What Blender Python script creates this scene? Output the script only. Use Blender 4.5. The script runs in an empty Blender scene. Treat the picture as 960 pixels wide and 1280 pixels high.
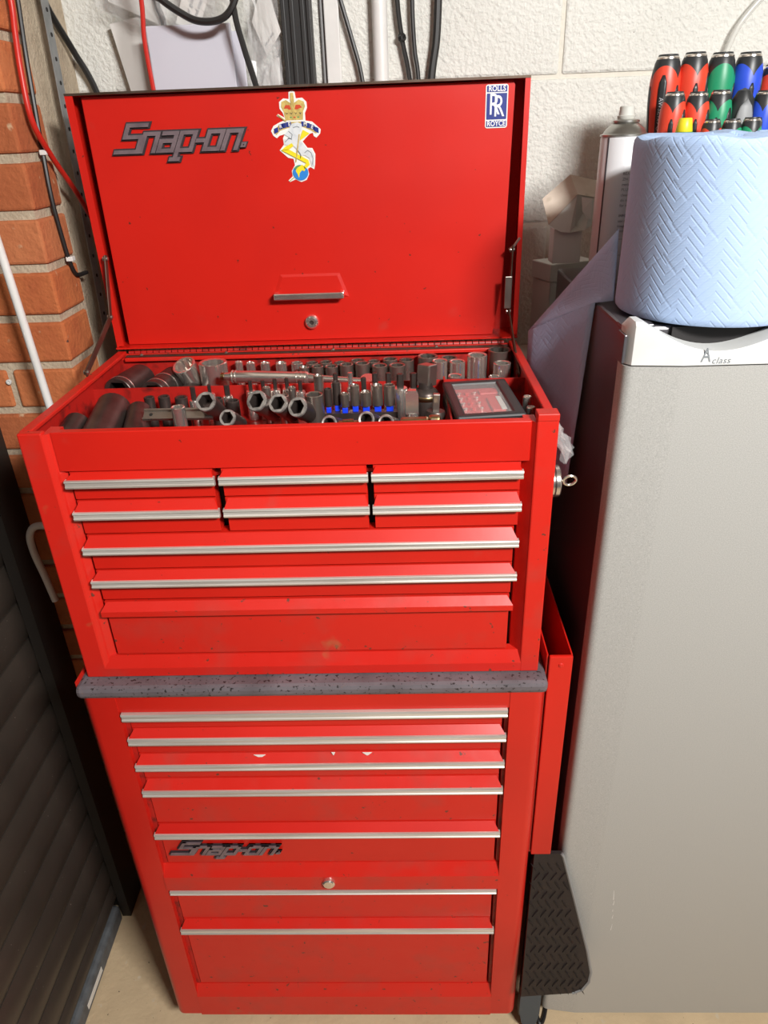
import bpy, bmesh, math, random
from mathutils import Vector, Matrix
random.seed(7)
PI = math.pi
S = bpy.context.scene
COL = S.collection

# ---------------------------------------------------------------- camera, world, lights, exposure
cam_data = bpy.data.cameras.new('camera')
cam = bpy.data.objects.new('camera', cam_data); COL.objects.link(cam)
S.camera = cam
CPITCH, CYAW, CROLL, CF = -0.4931, -0.0356, -0.0382, 896.46
f_ = Vector((math.sin(CYAW)*math.cos(CPITCH), math.cos(CYAW)*math.cos(CPITCH), math.sin(CPITCH)))
r_ = f_.cross(Vector((0, 0, 1))).normalized(); u_ = r_.cross(f_)
r2 = math.cos(CROLL)*r_ + math.sin(CROLL)*u_
u2 = -math.sin(CROLL)*r_ + math.cos(CROLL)*u_
cam.matrix_world = Matrix(((r2.x, u2.x, -f_.x, 0.1451), (r2.y, u2.y, -f_.y, -0.808), (r2.z, u2.z, -f_.z, 1.6441), (0, 0, 0, 1)))
cam_data.sensor_fit = 'VERTICAL'; cam_data.sensor_height = 24.0
cam_data.lens = CF/1280*24.0
cam_data.clip_start = 0.02

world = bpy.data.worlds.new('world'); S.world = world; world.use_nodes = True
wb = world.node_tree.nodes['Background']
wb.inputs[0].default_value = (1.0, 0.93, 0.86, 1); wb.inputs[1].default_value = 0.03

def area_light(name, loc, target, sx, sy, power, colour):
    d = bpy.data.lights.new(name, 'AREA'); d.shape = 'RECTANGLE'; d.size = sx; d.size_y = sy
    d.energy = power; d.color = colour
    o = bpy.data.objects.new(name, d); COL.objects.link(o); o.location = loc
    o.rotation_euler = (Vector(target)-Vector(loc)).to_track_quat('-Z', 'Y').to_euler()
    return o
area_light('ceiling_lamp_light', (1.05, -1.45, 2.42), (0.0, 0.1, 1.1), 0.5, 0.18, 73, (1.0, 0.985, 0.955))

S.view_settings.view_transform = 'Standard'
S.view_settings.look = 'None'
S.view_settings.gamma = 1.0
S.view_settings.use_curve_mapping = False
S.view_settings.exposure = 0.0

# ---------------------------------------------------------------- materials
def mat(name, col, rough=0.5, metal=0.0, col2=None, nscale=20, thr=(0.45, 0.6), bump=None, coat=0.0,
        rvar=0.0, alpha=None, trans=0.0, stretch=(1, 1, 1), specks=None, emit=None):
    m = bpy.data.materials.new(name); m.use_nodes = True
    nt = m.node_tree; N = nt.nodes; L = nt.links
    b = N['Principled BSDF']
    b.inputs['Roughness'].default_value = rough; b.inputs['Metallic'].default_value = metal
    b.inputs['Base Color'].default_value = (*col, 1)
    b.inputs['Coat Weight'].default_value = coat
    b.inputs['Transmission Weight'].default_value = trans
    if alpha is not None: b.inputs['Alpha'].default_value = alpha
    tc = N.new('ShaderNodeTexCoord')
    vec = tc.outputs['Object']
    if stretch != (1, 1, 1):
        mp = N.new('ShaderNodeMapping'); mp.inputs['Scale'].default_value = stretch
        L.new(vec, mp.inputs['Vector']); vec = mp.outputs['Vector']
    last = None
    def ramp(scale, lo, hi, detail=4):
        n = N.new('ShaderNodeTexNoise'); n.inputs['Scale'].default_value = scale; n.inputs['Detail'].default_value = detail
        L.new(vec, n.inputs['Vector'])
        r = N.new('ShaderNodeMapRange'); r.inputs[1].default_value = lo; r.inputs[2].default_value = hi
        L.new(n.outputs['Fac'], r.inputs[0]); return r.outputs[0]
    def mix(fac, ca, cb):
        x = N.new('ShaderNodeMix'); x.data_type = 'RGBA'
        L.new(fac, x.inputs[0])
        if isinstance(ca, tuple): x.inputs[6].default_value = (*ca, 1)
        else: L.new(ca, x.inputs[6])
        x.inputs[7].default_value = (*cb, 1)
        return x.outputs[2]
    if col2 is not None:
        last = mix(ramp(nscale, *thr), col, col2)
    if specks is not None:
        for (sc, lo, hi, c) in specks:
            last = mix(ramp(sc, lo, hi, 3), last if last is not None else col, c)
    if last is not None: L.new(last, b.inputs['Base Color'])
    if rvar:
        n = N.new('ShaderNodeTexNoise'); n.inputs['Scale'].default_value = nscale*1.7; L.new(vec, n.inputs['Vector'])
        r = N.new('ShaderNodeMapRange'); r.inputs[3].default_value = rough-rvar; r.inputs[4].default_value = rough+rvar
        L.new(n.outputs['Fac'], r.inputs[0]); L.new(r.outputs[0], b.inputs['Roughness'])
    if bump is not None:
        n = N.new('ShaderNodeTexNoise'); n.inputs['Scale'].default_value = bump[0]; n.inputs['Detail'].default_value = 6
        L.new(vec, n.inputs['Vector'])
        bp = N.new('ShaderNodeBump'); bp.inputs['Strength'].default_value = bump[1]; bp.inputs['Distance'].default_value = bump[2]
        L.new(n.outputs['Fac'], bp.inputs['Height']); L.new(bp.outputs['Normal'], b.inputs['Normal'])
    return m

RED = mat('red_enamel', (0.60, 0.014, 0.007), 0.34, 0, (0.52, 0.011, 0.006), 3.0, (0.4, 0.65), bump=(25, 0.06, 0.002), rvar=0.07,
          specks=[(110, 0.735, 0.76, (0.14, 0.02, 0.012)), (14, 0.70, 0.80, (0.50, 0.03, 0.02))])
RED_WORN = mat('red_enamel_worn', (0.60, 0.015, 0.008), 0.40, 0, (0.50, 0.03, 0.02), 18, (0.5, 0.75), bump=(60, 0.1, 0.002), rvar=0.08,
          specks=[(90, 0.69, 0.73, (0.14, 0.035, 0.022)), (16, 0.70, 0.80, (0.40, 0.12, 0.05))])
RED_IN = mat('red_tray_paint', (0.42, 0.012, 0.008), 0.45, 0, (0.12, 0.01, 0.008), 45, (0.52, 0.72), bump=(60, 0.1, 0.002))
ALU = mat('aluminium_trim', (0.80, 0.77, 0.72), 0.36, 0.6, (0.55, 0.50, 0.45), 14, (0.4, 0.7), rvar=0.1, stretch=(0.3, 8, 12))
BLACK = mat('recess_shade_black', (0.012, 0.010, 0.010), 0.7)  # near-black colour standing in for shade inside gaps and holes
TOPGREY = mat('worn_grey_top', (0.15, 0.13, 0.145), 0.5, 0, (0.10, 0.085, 0.095), 14, (0.4, 0.65), bump=(50, 0.2, 0.003),
          specks=[(190, 0.60, 0.65, (0.02, 0.015, 0.016)), (40, 0.68, 0.74, (0.26, 0.13, 0.07))])
CHROME = mat('chrome_steel', (0.82, 0.77, 0.71), 0.2, 0.9, (0.70, 0.65, 0.60), 25, (0.4, 0.7), rvar=0.04)
STEEL = mat('satin_steel', (0.44, 0.395, 0.35), 0.30, 0.92, (0.32, 0.28, 0.25), 25, (0.4, 0.7), rvar=0.08)
IMPACT = mat('dark_impact_steel', (0.10, 0.078, 0.070), 0.38, 0.7, (0.065, 0.05, 0.046), 40, (0.4, 0.7), rvar=0.08)
WORN = mat('worn_rim_steel', (0.62, 0.59, 0.55), 0.4, 0.7, (0.2, 0.18, 0.17), 90, (0.4, 0.7))
BRASS = mat('brassy_steel', (0.42, 0.32, 0.16), 0.3, 1.0, (0.28, 0.2, 0.1), 50, (0.4, 0.7))
BADGE = mat('badge_purple_grey', (0.22, 0.165, 0.18), 0.42, 0.3, (0.15, 0.11, 0.125), 60, (0.4, 0.7), bump=(90, 0.2, 0.002))
BADGE_D = mat('badge_backing', (0.03, 0.02, 0.024), 0.6)
RUST = mat('stay_steel', (0.12, 0.085, 0.065), 0.45, 0.7, (0.09, 0.055, 0.035), 40, (0.4, 0.7))
BRICK = []
for i, (c, d) in enumerate([((0.52, 0.155, 0.048), (0.40, 0.10, 0.032)), ((0.47, 0.13, 0.040), (0.53, 0.18, 0.066)), ((0.42, 0.12, 0.042), (0.34, 0.09, 0.03)), ((0.50, 0.17, 0.066), (0.42, 0.12, 0.045))]):
    BRICK.append(mat('brick_clay', c, 0.88, 0, d, 16, (0.35, 0.7), bump=(120, 0.55, 0.004), specks=[(40, 0.68, 0.76, (0.55, 0.36, 0.22)), (90, 0.72, 0.76, (0.08, 0.04, 0.03))]))
MORTAR = mat('mortar', (0.50, 0.41, 0.30), 0.95, 0, (0.40, 0.32, 0.23), 30, (0.4, 0.7), bump=(150, 0.7, 0.004))
WALLW = mat('painted_block', (0.70, 0.695, 0.65), 0.72, 0, (0.66, 0.655, 0.61), 8, (0.4, 0.7), bump=(130, 0.8, 0.006), specks=[(170, 0.735, 0.75, (0.12, 0.10, 0.08))])
WALLJ = mat('painted_joint', (0.68, 0.65, 0.57), 0.8, 0, (0.62, 0.59, 0.52), 20, (0.4, 0.7), bump=(120, 0.5, 0.004))
PLAIN = mat('off_white_emulsion', (0.62, 0.58, 0.52), 0.85, 0, (0.58, 0.54, 0.48), 3, (0.4, 0.7), bump=(60, 0.2, 0.003))
CONC = mat('dusty_concrete', (0.66, 0.50, 0.31), 0.85, 0, (0.56, 0.42, 0.26), 9, (0.35, 0.7), bump=(80, 0.4, 0.004), specks=[(130, 0.70, 0.74, (0.10, 0.07, 0.05)), (35, 0.66, 0.74, (0.62, 0.52, 0.38))])
SHUT = mat('brown_shutter', (0.060, 0.047, 0.038), 0.42, 0.2, (0.048, 0.038, 0.031), 10, (0.4, 0.7), bump=(30, 0.1, 0.003), specks=[(180, 0.745, 0.76, (0.35, 0.3, 0.25))])
CEIL = mat('bare_board_ceiling', (0.20, 0.15, 0.10), 0.8, 0, (0.15, 0.11, 0.07), 6, (0.4, 0.7), stretch=(1, 8, 1))
SHUT_D = mat('guide_black', (0.018, 0.015, 0.013), 0.55)
RAILG = mat('shutter_seal_grey', (0.12, 0.13, 0.14), 0.6, 0, (0.09, 0.095, 0.10), 50, (0.4, 0.6))
WHITEP = mat('white_plastic', (0.72, 0.71, 0.69), 0.4, 0, (0.66, 0.65, 0.63), 20, (0.4, 0.7))
WHITEG = mat('door_cap_plastic', (0.66, 0.67, 0.66), 0.42, 0, (0.62, 0.63, 0.62), 30, (0.4, 0.7))
GALV = mat('galvanised', (0.42, 0.44, 0.45), 0.45, 0.7, (0.30, 0.32, 0.33), 30, (0.4, 0.7))
CABLEB = mat('black_cable', (0.014, 0.013, 0.013), 0.45)
CABLER = mat('red_cable', (0.52, 0.02, 0.012), 0.4)
RUBBER = mat('black_rubber', (0.014, 0.010, 0.010), 0.6, 0, (0.020, 0.013, 0.012), 30, (0.4, 0.7), bump=(200, 0.2, 0.002))
FOOTB = mat('blue_grey_rubber', (0.05, 0.07, 0.09), 0.5)
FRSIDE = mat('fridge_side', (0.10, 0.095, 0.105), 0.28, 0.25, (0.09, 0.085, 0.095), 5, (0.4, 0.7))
PLGREY = mat('grey_plastic', (0.22, 0.22, 0.22), 0.5)
CARD = mat('brown_card', (0.56, 0.49, 0.41), 0.8, 0, (0.50, 0.43, 0.35), 40, (0.4, 0.7), specks=[(22, 0.62, 0.66, (0.44, 0.38, 0.30))])
CARDW = mat('white_card', (0.66, 0.64, 0.61), 0.6, 0, (0.6, 0.58, 0.55), 8, (0.4, 0.7))
BOXG = mat('grey_white_card', (0.56, 0.56, 0.52), 0.6, 0, (0.5, 0.5, 0.46), 10, (0.4, 0.7))
LAV = mat('frosted_folder', (0.56, 0.56, 0.63), 0.5, 0, (0.52, 0.52, 0.59), 6, (0.4, 0.7))
INK = mat('print_ink', (0.06, 0.06, 0.07), 0.6)
INKG = mat('grey_print', (0.20, 0.22, 0.24), 0.5)
WHITE_INK = mat('white_print', (0.75, 0.75, 0.78), 0.5)
STW = mat('sticker_white', (0.80, 0.78, 0.74), 0.4)
STBL = mat('sticker_navy', (0.02, 0.035, 0.22), 0.35)
STY = mat('sticker_yellow', (0.80, 0.66, 0.02), 0.4)
STG = mat('sticker_gold', (0.62, 0.46, 0.14), 0.4, 0, (0.45, 0.33, 0.10), 200, (0.4, 0.6))
STR = mat('sticker_red', (0.55, 0.06, 0.02), 0.4)
STSK = mat('sticker_blue', (0.03, 0.22, 0.62), 0.35)
STH = mat('sticker_horse', (0.66, 0.68, 0.70), 0.4, 0, (0.55, 0.58, 0.61), 150, (0.45, 0.65))
STGR = mat('sticker_green', (0.10, 0.30, 0.10), 0.4)
STK = mat('sticker_black', (0.02, 0.02, 0.03), 0.4)
BLUECLIP = mat('blue_clip', (0.01, 0.05, 0.75), 0.35)
CASEB = mat('case_black', (0.022, 0.022, 0.024), 0.42)
CASER = mat('case_red_insert', (0.50, 0.02, 0.02), 0.4)
GRIPR = mat('grip_red', (0.68, 0.055, 0.025), 0.42)
GRIPG = mat('grip_green', (0.012, 0.26, 0.12), 0.42)
GRIPB = mat('grip_blue', (0.02, 0.075, 0.60), 0.42)
GRIPY = mat('grip_yellow', (0.75, 0.62, 0.02), 0.4)
GRIPK = mat('grip_black', (0.022, 0.024, 0.026), 0.4)
GRIPGY = mat('grip_grey', (0.27, 0.28, 0.29), 0.5)
CANW = mat('can_white', (0.62, 0.62, 0.64), 0.3)
CANM = mat('can_metal', (0.42, 0.41, 0.38), 0.3, 0.9)
TIMBER = mat('rack_timber', (0.30, 0.20, 0.11), 0.7, 0, (0.24, 0.15, 0.08), 20, (0.4, 0.7), stretch=(1, 6, 6))

def glassy(name, col, rough, fac, spec=0.5):
    m = bpy.data.materials.new(name); m.use_nodes = True
    nt = m.node_tree; N = nt.nodes; L = nt.links
    b = N['Principled BSDF']; b.inputs['Base Color'].default_value = (*col, 1); b.inputs['Roughness'].default_value = rough
    t = N.new('ShaderNodeBsdfTransparent'); x = N.new('ShaderNodeMixShader'); x.inputs[0].default_value = fac
    L.new(t.outputs[0], x.inputs[1]); L.new(b.outputs[0], x.inputs[2])
    L.new(x.outputs[0], N['Material Output'].inputs['Surface'])
    return m
BAG = glassy('clear_polythene', (0.80, 0.80, 0.80), 0.18, 0.17)
PANE = glassy('clear_lid_window', (0.7, 0.7, 0.7), 0.06, 0.16)
HOSE = glassy('clear_hose', (0.7, 0.7, 0.66), 0.2, 0.45)

def fridge_mat():
    m = mat('silver_fridge_door', (0.47, 0.47, 0.455), 0.45, 0.1)
    nt = m.node_tree; N = nt.nodes; L = nt.links; b = N['Principled BSDF']
    tc = N.new('ShaderNodeTexCoord')
    n = N.new('ShaderNodeTexNoise'); n.inputs['Scale'].default_value = 800; n.inputs['Detail'].default_value = 2
    L.new(tc.outputs['Object'], n.inputs['Vector'])
    r = N.new('ShaderNodeMapRange'); r.inputs[1].default_value = 0.3; r.inputs[2].default_value = 0.7; r.inputs[3].default_value = 0.345; r.inputs[4].default_value = 0.485
    L.new(n.outputs['Fac'], r.inputs[0])
    hc = N.new('ShaderNodeCombineColor'); L.new(r.outputs[0], hc.inputs[0]); L.new(r.outputs[0], hc.inputs[1])
    mm = N.new('ShaderNodeMath'); mm.operation = 'MULTIPLY'; mm.inputs[1].default_value = 0.965; L.new(r.outputs[0], mm.inputs[0]); L.new(mm.outputs[0], hc.inputs[2])
    L.new(hc.outputs[0], b.inputs['Base Color'])
    return m
FRIDGE = fridge_mat()

def paper_mat():
    m = bpy.data.materials.new('blue_embossed_paper'); m.use_nodes = True
    nt = m.node_tree; N = nt.nodes; L = nt.links; b = N['Principled BSDF']
    b.inputs['Base Color'].default_value = (0.40, 0.54, 0.80, 1); b.inputs['Roughness'].default_value = 0.9
    tc = N.new('ShaderNodeTexCoord')
    sp = N.new('ShaderNodeSeparateXYZ'); L.new(tc.outputs['UV'], sp.inputs[0])
    def op(o, a, bb=None, c=None):
        n = N.new('ShaderNodeMath'); n.operation = o
        for i, v in enumerate((a, bb, c)):
            if v is None: continue
            if isinstance(v, (int, float)): n.inputs[i].default_value = v
            else: L.new(v, n.inputs[i])
        return n.outputs[0]
    u, v = sp.outputs[0], sp.outputs[1]           # metres along and up the sheet
    # herringbone: diagonal grooves that turn direction from column to column
    p = op('PINGPONG', u, 0.019)
    d = op('SUBTRACT', v, p)
    g = op('PINGPONG', d, 0.0055)
    g = op('DIVIDE', g, 0.0055)
    groove = op('SMOOTH_MIN', op('MULTIPLY', g, 3.0), 1.0, 0.2)
    d2 = op('ADD', v, op('PINGPONG', op('ADD', u, 0.006), 0.019))
    g2 = op('DIVIDE', op('PINGPONG', d2, 0.019), 0.019)
    gr2 = op('SMOOTH_MIN', op('MULTIPLY', g2, 6.0), 1.0, 0.2)
    crepe = op('MULTIPLY', op('SINE', op('MULTIPLY', v, 5200.0)), 0.06)
    ns = N.new('ShaderNodeTexNoise'); ns.inputs['Scale'].default_value = 60; L.new(tc.outputs['UV'], ns.inputs['Vector'])
    h = op('ADD', op('ADD', op('MULTIPLY', groove, 0.6), op('MULTIPLY', gr2, 0.5)), op('ADD', crepe, op('MULTIPLY', ns.outputs['Fac'], 0.5)))
    bp = N.new('ShaderNodeBump'); bp.inputs['Strength'].default_value = 0.42; bp.inputs['Distance'].default_value = 0.0014
    L.new(h, bp.inputs['Height']); L.new(bp.outputs['Normal'], b.inputs['Normal'])
    return m
PAPER = paper_mat()

# ---------------------------------------------------------------- mesh helpers
class MB:
    """collects shapes in world coordinates; build() links them as ONE mesh object"""
    def __init__(s): s.v = []; s.f = []; s.sm = []; s.uv = None
    def add(s, vs, fs, M=None, smooth=False):
        o = len(s.v)
        s.v += [tuple(M @ Vector(p)) if M else tuple(p) for p in vs]
        s.f += [tuple(i+o for i in f) for f in fs]; s.sm += [smooth]*len(fs)
        return s
    def box(s, a, b, M=None):
        x0, y0, z0 = a; x1, y1, z1 = b
        return s.add([(x0, y0, z0), (x1, y0, z0), (x1, y1, z0), (x0, y1, z0), (x0, y0, z1), (x1, y0, z1), (x1, y1, z1), (x0, y1, z1)],
                     [(0, 3, 2, 1), (4, 5, 6, 7), (0, 1, 5, 4), (1, 2, 6, 5), (2, 3, 7, 6), (3, 0, 4, 7)], M)
    def bbox(s, a, b, r=0.003, M=None):
        """box with chamfered edges"""
        bm = bmesh.new()
        (x0, y0, z0), (x1, y1, z1) = a, b
        vs = [bm.verts.new(p) for p in [(x0, y0, z0), (x1, y0, z0), (x1, y1, z0), (x0, y1, z0), (x0, y0, z1), (x1, y0, z1), (x1, y1, z1), (x0, y1, z1)]]
        for f in [(0, 3, 2, 1), (4, 5, 6, 7), (0, 1, 5, 4), (1, 2, 6, 5), (2, 3, 7, 6), (3, 0, 4, 7)]: bm.faces.new([vs[i] for i in f])
        bmesh.ops.bevel(bm, geom=bm.edges[:], offset=r, segments=2, affect='EDGES', profile=0.5)
        bm.verts.index_update()
        s.add([v.co[:] for v in bm.verts], [tuple(v.index for v in f.verts) for f in bm.faces], M)
        bm.free(); return s
    def prism(s, pts, depth, M=None, smooth=False):
        """2D outline (x,z) facing -y at y=0, extruded back to y=depth"""
        n = len(pts)
        vs = [(p[0], 0, p[1]) for p in pts]+[(p[0], depth, p[1]) for p in pts]
        fs = [tuple(range(n)), tuple(range(2*n-1, n-1, -1))]+[(i, i+n, (i+1) % n+n, (i+1) % n) for i in range(n)]
        return s.add(vs, fs, M, smooth)
    def xprism(s, prof, x0, x1, M=None):
        """profile (y,z) extruded along x"""
        n = len(prof)
        vs = [(x0, p[0], p[1]) for p in prof]+[(x1, p[0], p[1]) for p in prof]
        fs = [tuple(range(n)), tuple(range(2*n-1, n-1, -1))]+[(i, i+n, (i+1) % n+n, (i+1) % n) for i in range(n)]
        return s.add(vs, fs, M)
    def lathe(s, prof, n=24, M=None, smooth=True, rfun=None):
        """profile [(r,z)...] round z; closed at both ends when r=0"""
        vs = []; fs = []
        for (r, z) in prof:
            for k in range(n):
                a = 2*PI*k/n; q = r*(rfun(a) if rfun else 1)
                vs.append((q*math.cos(a), q*math.sin(a), z))
        for i in range(len(prof)-1):
            for k in range(n):
                fs.append((i*n+k, i*n+(k+1) % n, (i+1)*n+(k+1) % n, (i+1)*n+k))
        return s.add(vs, fs, M, smooth)
    def tube(s, pts, r, n=8, closed=False, flat=None, M=None):
        P = [Vector(p) for p in pts]; vs = []; fs = []
        up = Vector((0.137, 0.311, 0.94)).normalized(); m = len(P); prevx = None
        for i, p in enumerate(P):
            if closed: t = (P[(i+1) % m]-P[i-1]).normalized()
            else: t = (P[min(i+1, m-1)]-P[max(i-1, 0)]).normalized()
            x = (prevx - prevx.dot(t)*t) if prevx is not None else up.cross(t)
            if x.length < 1e-4: x = Vector((1, 0, 0)).cross(t)
            x.normalize(); prevx = x; y = t.cross(x)
            ra = r[i] if isinstance(r, (list, tuple)) else r
            for k in range(n):
                a = 2*PI*k/n
                vs.append(p+ra*(math.cos(a)*x*(flat or 1)+math.sin(a)*y))
        rings = m if closed else m-1
        for i in range(rings):
            for k in range(n):
                j = (i+1) % m
                fs.append((i*n+k, i*n+(k+1) % n, j*n+(k+1) % n, j*n+k))
        if not closed: fs += [tuple(range(n-1, -1, -1)), tuple((m-1)*n+k for k in range(n))]
        return s.add([tuple(v) for v in vs], fs, M, True)
    def build(s, name, material, parent=None, label=None):
        me = bpy.data.meshes.new(name)
        off = root_loc(parent)
        me.from_pydata([(a-off[0], b-off[1], c-off[2]) for a, b, c in s.v], [], s.f)
        me.polygons.foreach_set('use_smooth', s.sm)
        if s.uv:
            l = me.uv_layers.new(name='uv')
            for poly in me.polygons:
                for li in poly.loop_indices: l.data[li].uv = s.uv[me.loops[li].vertex_index]
        bm = bmesh.new(); bm.from_mesh(me); bmesh.ops.recalc_face_normals(bm, faces=bm.faces[:]); bm.to_mesh(me); bm.free()
        if any(s.sm): me.set_sharp_from_angle(angle=math.radians(38))
        me.materials.append(material)
        o = bpy.data.objects.new(name, me); COL.objects.link(o)
        if parent: o.parent = parent
        if label: o['label'] = label
        return o

def root_loc(p):
    if p is None: return (0, 0, 0)
    while p.parent: p = p.parent
    return p.location[:]
def tag(o, label, cat, group=None):
    o['label'] = label; o['category'] = cat
    if group: o['group'] = group
    return o
def thing(name, label, cat, loc, group=None):
    o = bpy.data.objects.new(name, None); o.location = loc; o.empty_display_size = 0.02
    COL.objects.link(o); return tag(o, label, cat, group)
def struct(name, loc=None):
    o = bpy.data.objects.new(name, None); o.location = loc or (0, 0, 0); o.empty_display_size = 0.05
    COL.objects.link(o); o['kind'] = 'structure'; return o
def frame(origin, zdir, xhint=(1, 0, 0)):
    z = Vector(zdir).normalized(); x = Vector(xhint); x = (x-x.dot(z)*z).normalized(); y = z.cross(x)
    o = Vector(origin)
    return Matrix(((x.x, y.x, z.x, o.x), (x.y, y.y, z.y, o.y), (x.z, y.z, z.z, o.z), (0, 0, 0, 1)))
def bez(pts, n=8):
    """smooth Catmull-Rom through the points"""
    P = [Vector(p) for p in pts]; out = []
    for i in range(len(P)-1):
        a, b, c, d = P[max(i-1, 0)], P[i], P[i+1], P[min(i+2, len(P)-1)]
        for k in range(n):
            t = k/n
            out.append(0.5*((2*b)+(c-a)*t+(2*a-5*b+4*c-d)*t*t+(3*b-a-3*c+d)*t**3))
    return out+[P[-1]]
def text_geo(body, size, extrude=0.0003, shear=0.0, offset=0.0, space=1.0, align='CENTER'):
    cu = bpy.data.curves.new('lettering', 'FONT'); cu.body = body; cu.size = size; cu.extrude = extrude
    cu.shear = shear; cu.offset = offset; cu.space_character = space; cu.align_x = align; cu.align_y = 'CENTER'; cu.resolution_u = 3
    o = bpy.data.objects.new('lettering', cu); COL.objects.link(o)
    bpy.context.view_layer.update()
    me = bpy.data.meshes.new_from_object(o)
    vs = [v.co[:] for v in me.vertices]; fs = [tuple(p.vertices) for p in me.polygons]
    bpy.data.objects.remove(o); bpy.data.curves.remove(cu); bpy.data.meshes.remove(me)
    return vs, fs
def text_on(mb, body, size, M, **kw):
    vs, fs = text_geo(body, size, **kw); mb.add(vs, fs, M); return mb
def facing(x, y, z, rot=0.0, sx=1.0, sz=1.0):
    """matrix that stands xy-plane text upright at (x,y,z), read from -y, turned by rot"""
    return Matrix.Translation((x, y, z)) @ Matrix.Rotation(rot, 4, 'Y') @ Matrix.Rotation(PI/2, 4, 'X') @ Matrix.Diagonal((sx, sz, 1, 1))

# ================================================================ the setting
YW = 0.62
fl = MB().box((-3.0, -4.2, -0.05), (3.0, YW+0.2, 0.0)).build('floor', CONC); fl['kind'] = 'structure'
ce = MB().box((-3.0, -2.6, 2.5), (3.0, YW+0.2, 2.55)).build('ceiling', CEIL); ce['kind'] = 'structure'
wr = MB().box((2.6, -2.6, 0), (2.7, YW, 2.5)).build('wall_right', PLAIN); wr['kind'] = 'structure'

# back wall: painted concrete blocks with shallow joints
wbk = struct('wall_back', (0, YW, 0))
MB().box((-0.62, YW+0.004, 0), (2.6, YW+0.1, 2.5)).build('joint', WALLJ, wbk)
course = 0.2335
blkm = {}
for ci in range(0, 11):
    z0 = 1.7085-7*course+ci*course
    shift = 0.421 if ci % 2 == 1 else 0.656
    k0 = -4
    for k in range(k0, 5):
        x0 = shift+k*0.45; x1 = x0+0.45
        a, b = max(x0, -0.62), min(x1, 2.6)
        if b-a < 0.05 or z0 < -0.1 or z0+course > 2.55: continue
        MB().bbox((a+0.003, YW, max(z0, 0)+0.003), (b-0.003, YW+0.05, min(z0+course, 2.5)-0.003), 0.0045).build('block', WALLW, wbk)

# left wall: brick pier beside the roller door, plastered return behind it
wl = struct('wall_left', (-0.385, 0.31, 0))
PX, PY = -0.385, 0.31
MB().box((-0.60, PY+0.006, 0), (PX-0.006, PY+0.112, 2.3)).build('mortar', MORTAR, wl)
MB().box((-0.62, PY+0.112, 0), (-0.405, YW, 2.3)).build('rendered_return', MORTAR, wl)
MB().box((-0.62, -3.0, 2.05), (PX-0.02, PY, 2.5)).build('lintel', PLAIN, wl)
zc = 0.005
tops = [1.690-1.0*0, ]
pitch = 0.0747
zjoint = 1.329       # a mortar row read off the photo
n0 = int(zjoint/pitch); zc = zjoint-n0*pitch-pitch*0
i = 0
while zc < 2.25:
    h = pitch-0.0125
    m = BRICK[(i*7+i//3) % 4]; m2 = BRICK[(i*5+1) % 4]
    j = lambda a: random.uniform(-a, a)
    if i % 2 == 0:
        MB().bbox((PX-0.1025, PY+j(.0015), zc), (PX+j(.0015), PY+0.10, zc+h), 0.004).build('brick', m, wl)
        MB().bbox((-0.605, PY+j(.0015), zc), (PX-0.1145, PY+0.10, zc+h), 0.004).build('brick', m2, wl)
    else:
        MB().bbox((-0.605, PY+j(.0015), zc), (PX+j(.002), PY+0.10, zc+h), 0.004).build('brick', m, wl)
    zc += pitch; i += 1
MB().lathe([(0.0, 0.0), (0.0042, 0.0), (0.0042, 0.003), (0.002, 0.0032), (0.002, 0.001), (0, 0.001)], 12, frame((-0.496, PY-0.001, 1.299), (0, -1, 0))).build('wall_plug', WHITEP, wl)

# roller shutter door
d1 = struct('door_1', (-0.56, 0.25, 0))
SX = -0.567
sp = 0.0805
z = 0.746-9*sp
n = 0
zz = 0.052
k = 0
while zz < 2.1:
    z1 = 0.746-8*sp+(k)*sp - (0 if k else 0)
    z0 = zz
    if z1 <= z0: k += 1; continue
    h = z1-z0
    prof = []
    for q in range(7):
        t = q/6
        prof.append((SX+0.002+0.008*math.sin(PI*t)**0.7, z0+0.002+(h-0.004)*t))
    pts = prof+[(SX-0.010, z1-0.002), (SX-0.010, z0+0.002)]
    mb = MB(); m_ = len(pts)
    vs = [(p[0], -2.2, p[1]) for p in pts]+[(p[0], 0.262, p[1]) for p in pts]
    fs = [tuple(range(m_)), tuple(range(2*m_-1, m_-1, -1))]+[(i, i+m_, (i+1) % m_+m_, (i+1) % m_) for i in range(m_)]
    mb.add(vs, fs, smooth=True); mb.build('slat', SHUT, d1)
    zz = z1; k += 1
MB().box((SX-0.012, -2.2, 0.05), (SX-0.004, 0.262, 2.1)).build('shutter_core', SHUT_D, d1)
rb = MB().bbox((SX-0.016, -2.2, 0.0), (SX+0.016, 0.232, 0.05), 0.008).build('bottom_rail', RAILG, d1)
MB().box((SX+0.0163, 0.02, 0.016), (SX+0.0168, 0.10, 0.031)).build('label_strip', STW, rb)
MB().box((SX-0.02, 0.262, 0.0), (SX+0.033, 0.309, 2.15)).build('guide_rail', SHUT_D, d1)
MB().box((SX+0.012, 0.235, 0.0), (SX+0.033, 0.262, 2.15)).build('guide_rail', SHUT_D, d1)

# boxed-in ledge behind the refrigerator, out of sight, carries the cartons
t1 = MB().box((0.36, 0.455, 0.0), (1.0, YW, 1.25)).build('trim_1', PLAIN); t1['kind'] = 'structure'

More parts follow.
